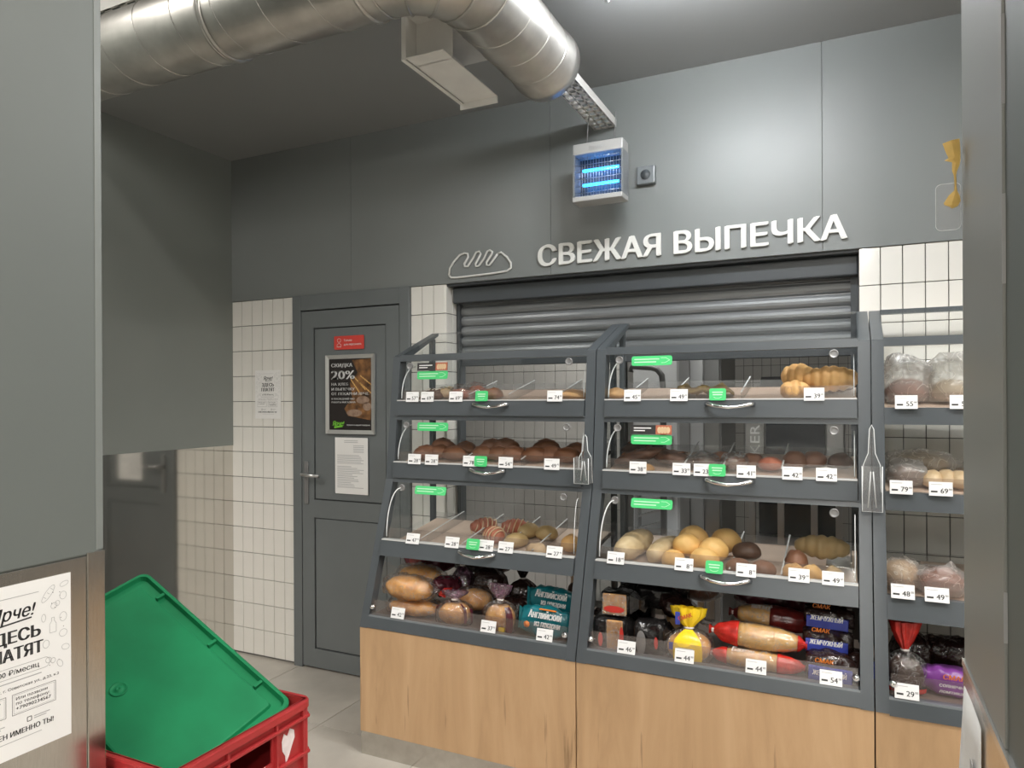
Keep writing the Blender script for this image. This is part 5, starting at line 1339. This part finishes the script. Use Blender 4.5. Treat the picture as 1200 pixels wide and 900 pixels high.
# --- right cabinet
G_ = 'bagged rolls in the right cabinet'
loose_bag('hazy plastic bag of orange buns, left on the top shelf of the right cabinet', on(2, 0, 1062, 2.86), .1, .165, .14, .085, .165, 'b_pink', 31, G_)
loose_bag('hazy plastic bag of pale buns, right on the top shelf of the right cabinet', on(2, 0, 1114, 2.86), .4, .16, .14, .08, .165, 'b_cream', 32, G_)
loose_bag('clear bag with brown rolls, left on the second shelf of the right cabinet', on(2, 1, 1061, 2.80), .1, .125, .11, .07, .085, 'b_redbrown', 33, G_)
bagged('bagged_loaf', 'bag lying behind with pale crinkled film, second shelf of the right cabinet', on(2, 1, 1075, 2.93), (0, 0, .1), .18, .055, .04, 'b_cream', bag='bag_hazy', seed=34, group=G_)
for k, (px, Y, w_) in enumerate([(1092, 2.78, 'left'), (1108, 2.79, 'middle'), (1124, 2.78, 'right')]):
    bun('cream_roll', f'pale cream roll, {w_} of three on the second shelf of the right cabinet', 'b_cream', on(2, 1, px, Y), .034, .045, .040, .2 * k, 100 + k, .06, G_)
t = bagged('bagged_loaf', 'golden loaf in a clear bag, left on the third shelf of the right cabinet', on(2, 2, 1054, 2.735), (0, 0, 1.25), .12, .055, .048, 'b_gold', bag='bag_hazy', seed=36, group=G_)
loose_bag('round reddish loaf in a hazy bag, right on the third shelf of the right cabinet', on(2, 2, 1102, 2.73), .1, .155, .14, .088, .105, 'b_pink', 37, G_)
sack('tied_bag', 'dark sliced loaf in a bag with a red neck, bottom shelf of the right cabinet', P4(1059, 2.60, .0), .1, .115, .10, .115, 'b_dark', 'bag_clear', 38, G_, neckmat='film_red', flare=.075, bodyprint=(-PI * .8, -PI * .2, .04, .2, 'film_red'))
sack('tied_bag', 'dim maroon bag behind the red necked one, bottom shelf of the right cabinet', P4(1066, 2.78, .0), .1, .12, .11, .13, 'b_dark', 'bag_smoke', 39, G_, neckmat='film_maroon', flare=.07)
pack('purple_packet', 'purple packet with orange lettering on the bottom shelf of the right cabinet', P4(1108, 2.62, .0), (-.05, .02, .02), .17, .085, .085, 'film_purple', None, 5, texts=[('СМАК', -.018, .058, .015, .060, 'print_orange'), ('солнечный', -.028, .034, .012, .085, 'print_white'), ('ломтиками', -.028, .016, .010, .085, 'print_white')])
bagged('bagged_loaf', 'dark bagged loaf behind the purple packet, right cabinet', P4(1116, 2.80, .03), (0, 0, 0), .18, .055, .045, 'b_dark', bag='bag_smoke', seed=41, group=G_)

# ================================================================== CRATES AND LID
KX1, KX0, KY0, KY1 = -1.210, -1.810, 0.972, 1.385
CH = 0.2583
def crate(label, z0):
    c = thing('bread_crate', label, 'crate', ((KX0 + KX1) / 2, (KY0 + KY1) / 2, z0), group='stacked red bread crates')
    x0, x1, y0, y1, z1 = KX0 + .012, KX1 - .012, KY0 + .012, KY1 - .012, z0 + CH
    m = MB(); m.box(x0, x1, y0, y1, z0, z0 + .006)
    m.build('floor_sheet', 'crate_red', c)
    w = .005
    # short end walls (x) with hand hole; long walls (y)
    for xa in (x1 - w, x0):
        m = MB(); hz0, hz1 = z1 - .108, z1 - .050; ha, hb = y0 + .145, y0 + .270
        m.box(xa, xa + w, y0, y1, z0, hz0).box(xa, xa + w, y0, ha, hz0, hz1).box(xa, xa + w, hb, y1, hz0, hz1).box(xa, xa + w, y0, y1, hz1, z1)
        m.build('end_wall', 'crate_red', c)
        sg = 1 if xa > KX0 + .1 else -1; xo = xa + w if sg > 0 else xa
        for zc in (z1 - .040, z1 - .128, z0 + .03):
            a, b = sorted((xo, xo + sg * .011)); MB().bevbox(a, b, y0, y1, zc - .004, zc + .004, .002).build('ridge', 'crate_red', c)
        for yc in (y0 + .05, y0 + .135, y0 + .280, y1 - .02):
            a, b = sorted((xo, xo + sg * .009)); MB().box(a, b, yc - .003, yc + .003, z0, z1 - .01).build('rib', 'crate_red', c)
    for ya in (y1 - w, y0):
        m = MB(); ha, hb = x0 + .20, x1 - .20; hz0, hz1 = z1 - .10, z1 - .05
        m.box(x0, x1, ya, ya + w, z0, hz0).box(x0, ha, ya, ya + w, hz0, hz1).box(hb, x1, ya, ya + w, hz0, hz1).box(x0, x1, ya, ya + w, hz1, z1)
        m.build('long_wall', 'crate_red', c)
        sg = 1 if ya > KY0 + .1 else -1; yo = ya + w if sg > 0 else ya
        for zc in (z1 - .040, z1 - .128, z0 + .03):
            a, b = sorted((yo, yo + sg * .008)); MB().bevbox(x0, x1, a, b, zc - .004, zc + .004, .002).build('ridge', 'crate_red', c)
    # rounded rim band
    n = 6; o_ = rrect(KX1 - KX0, KY1 - KY0, .03, n); i_ = rrect(KX1 - KX0 - .030, KY1 - KY0 - .030, .02, n)
    cx, cy = (KX0 + KX1) / 2, (KY0 + KY1) / 2
    rr = []
    for (pl, z) in ((o_, z1 - .018), (o_, z1 - .003), ([(p[0] * .994, p[1] * .992) for p in o_], z1), (i_, z1), (i_, z1 - .006)):
        rr.append([(cx + p[0], cy + p[1], z) for p in pl])
    MB().rings(rr, caps=False, smooth=False).build('rim', 'crate_red', c)
    cp = [(KX1 - .022, KY1 - .022), (KX1 - .022, KY0 + .022), (KX0 + .022, KY1 - .022), (KX0 + .022, KY0 + .022)]
    for px, py in cp:
        MB().lathe([(.016, z0), (.016, z1 - .016)], 14, (px, py, 0)).build('corner_post', 'crate_red', c)
    return c
crate('red plastic crate at the bottom of the stack beside the column', 0.0)
crate('red plastic crate in the middle of the stack beside the column', CH + .001)
top = crate('red plastic crate on top of the stack, holding the green tray', 2 * CH + .002)
# label residue on the near end wall
zt = 3 * CH + .002
xr = KX1 - .0115
pts = [(1.285, .705), (1.292, .722), (1.303, .712), (1.312, .727), (1.326, .718), (1.328, .700), (1.318, .682), (1.308, .662), (1.298, .648), (1.296, .668), (1.287, .682)]
MB().prism([(p[0] - .0, p[1] - .0) for p in pts], xr, xr + .0008, 'x').build('label_residue', 'label_residue', top)
MB().prism([(1.170, .662), (1.215, .664), (1.232, .672), (1.226, .656), (1.19, .650)], xr, xr + .0008, 'x').build('label_residue', 'label_residue', top)
# green lid
A = Vector((-1.795, 1.362, 1.030)); B = Vector((-1.238, 1.358, 0.752))
uu = (B - A).normalized(); LL = .605
ww = Vector((.02, -.97, -.44)); ww = (ww - uu * ww.dot(uu)).normalized(); LW = .378
nn = ww.cross(uu).normalized()
if nn.dot(Vector((0, 0, CAM_Z)) - A) < 0: nn = -nn
ctr = A + uu * LL / 2 + ww * LW / 2
ld = thing('plastic_tray', 'green plastic tray standing tilted in the top red crate', 'tray', tuple(ctr))
def lp(a, b, h): return ctr + uu * a + ww * b + nn * h
rr = []
for ins, h, cr in ((.004, -.016, .022), (0, -.014, .024), (0, .010, .024), (.004, .013, .022), (.010, .013, .018), (.014, .0, .016), (.034, -.002, .010), (.038, .006, .008), (.042, .007, .006)):
    rr.append([lp(p[0], p[1], h) for p in rrect(LL - 2 * ins, LW - 2 * ins, cr, 4)])
m = MB().rings(rr, caps=False, smooth=False)
m.add(rr[-1], [list(range(len(rr[-1])))]); m.add(rr[0], [list(range(len(rr[0])))[::-1]])
m.build('sheet', 'lid_green', ld)
bo = lp(-.02, .06, .007)
MB().lathe([(.020, 0), (.020, .0022), (.017, .0022), (.016, .0005), (.007, .0008), (.006, .004), (.003, .004), (.002, .001)], 24, tuple(bo), (tuple(uu), tuple(ww), tuple(nn))).build('boss', 'lid_green', ld)
for a in (-.20, .02, .20):
    m = MB(); e = -LW / 2 + .020
    m.add([lp(a + p, e + q, h) for h in (-.001, .010) for p, q in ((-.004, -.012), (.004, -.012), (.004, .014), (-.004, .014))], [(3, 2, 1, 0), (4, 5, 6, 7), (0, 1, 5, 4), (1, 2, 6, 5), (2, 3, 7, 6), (3, 0, 4, 7)])
    m.build('rib', 'lid_green', ld)

# ================================================================== BAKERY ROOM CONTENTS
# tall white fridge
x0, x1 = XA(742, 4.1), XA(796, 4.1)
f = thing('fridge', 'tall white fridge in the bakery behind the middle cabinet', 'fridge', ((x0 + x1) / 2, 4.25, 0))
MB().bevbox(x0, x1, 4.1, 4.39, 0.02, 2.0, .01).build('body', 'white_appliance', f)
MB().bevbox(x0 + .004, x1 - .004, 4.075, 4.1, 0.1, 1.99, .008).build('door', 'white_appliance', f)
MB().box(x1 - .04, x1 - .03, 4.055, 4.075, .9, 1.3).build('handle', 'steel_dim', f)
# proofing cabinet
x0, x1 = XA(799, 4.5), XA(845, 4.5)
f = thing('proofing_cabinet', 'tall steel proofing cabinet beside the bakery fridge', 'cabinet', ((x0 + x1) / 2, 4.8, 0))
MB().bevbox(x0, x1, 4.52, 5.1, 0.05, 2.1, .008).build('body', 'steel_dim', f)
MB().bevbox(x0 + .05, x0 + .13, 4.505, 4.52, .1, 2.05, .004).build('door_strip', 'white_appliance', f)
MB().bevbox(x0 + .14, x1 - .01, 4.50, 4.52, .1, 2.05, .004).build('door', 'steel', f)
for xa in (x0 + .03, x1 - .06): MB().box(xa, xa + .03, 4.6, 4.63, 0, .05).build('foot', 'black_plastic', f)
# oven on a stand
x0, x1 = XA(872, 4.35), XA(990, 4.35)
f = thing('deck_oven', 'steel deck oven with a dark glass door in the bakery', 'oven', ((x0 + x1) / 2, 4.7, 0))
MB().bevbox(x0, x1, 4.37, 5.1, 1.0, 1.52, .008).build('body', 'steel_dim', f)
MB().bevbox(x0 + .12, x1 - .10, 4.345, 4.372, 1.04, 1.49, .006).build('glass_door', 'oven_glass', f)
MB().bevbox(x0 + .004, x0 + .112, 4.35, 4.372, 1.01, 1.51, .004).build('side_panel', 'steel', f)
m = MB(); put_text(m, 'BAKER', (x0 + .085, 4.3485, 1.06), (0, 0, 1), (-1, 0, 0), .055, .30, bold=.0); m.build('lettering', 'print_white', f)
MB().bevbox(x1 - .095, x1 - .005, 4.35, 4.372, 1.01, 1.51, .004).build('control_panel', 'steel', f)
for xa in (x0 + .02, (x0 * 2 + x1) / 3, (x0 + 2 * x1) / 3, x1 - .05):
    MB().box(xa, xa + .035, 4.38, 4.42, 0.0, 1.0).build('stand_leg', 'steel', f)
MB().box(x0, x1, 4.37, 5.0, .60, .625).build('stand_shelf', 'steel', f)
MB().box(x0 + .02, x1 - .02, 4.9, 4.92, .62, 1.0).build('stand_back', 'oven_glass', f)
# dark tray with ladle on the oven
t = thing('black_tray', 'black tray leaning on top of the bakery oven', 'tray', (XA(920, 4.5), 4.5, 1.52))
xa, xb = XA(890, 4.5), XA(948, 4.5)
MB().prism([(4.42, 1.522), (4.60, 1.63), (4.60, 1.645), (4.42, 1.537)], xa, xb, 'x').build('sheet', 'black_plastic', t)
lo = thing('ladle', 'pale metal ladle lying on the black tray in the bakery', 'ladle', (XA(928, 4.45), 4.45, 1.56))
MB().tube([(XA(912, 4.45), 4.45, 1.555), (XA(925, 4.45), 4.46, 1.575), (XA(934, 4.45), 4.47, 1.60)], .007, 6).build('shaft', 'steel_edge', lo)
MB().lathe([(.012, -.02), (.028, -.01), (.032, .008)], 16, (XA(937, 4.45), 4.475, 1.607), caps=False).build('bowl', 'steel_edge', lo)
# sink with faucet
xs = XA(777, 3.75)
t = thing('sink_unit', 'steel sink counter with a square gooseneck tap behind the middle cabinet', 'sink', (xs, 3.75, 0))
MB().bevbox(xs - .5, xs + .25, 3.60, 3.98, .66, .70, .005).build('counter', 'steel_dim', t)
for xa in (xs - .48, xs + .2):
    for ya in (3.62, 3.93): MB().box(xa, xa + .03, ya, ya + .03, 0, .66).build('leg', 'steel', t)
MB().tube([(xs, 3.75, .70), (xs, 3.75, 1.58), (xs - .006, 3.75, 1.64), (xs - .03, 3.75, 1.67), (xs - .06, 3.75, 1.68), (xs - .17, 3.75, 1.69), (xs - .175, 3.75, 1.66)], .016, 10).build('tap', 'bulb_dark', t)
# wire rack
xa, xb = XA(745, 3.98), XA(776, 3.98)
t = thing('tray_rack', 'steel tray rack with slanted shelves in the bakery', 'rack', ((xa + xb) / 2, 4.02, 0))
for x in (xa, xb):
    for y in (3.985, 4.05): MB().box(x - .008, x + .008, y - .008, y + .008, 0, 1.1).build('post', 'steel_dim', t)
for k in range(7):
    z = .55 + .07 * k
    MB().prism([(xa, z), (xb, z + .05), (xb, z + .06), (xa, z + .01)], 3.99, 4.05, 'y').build('shelf', 'steel', t)
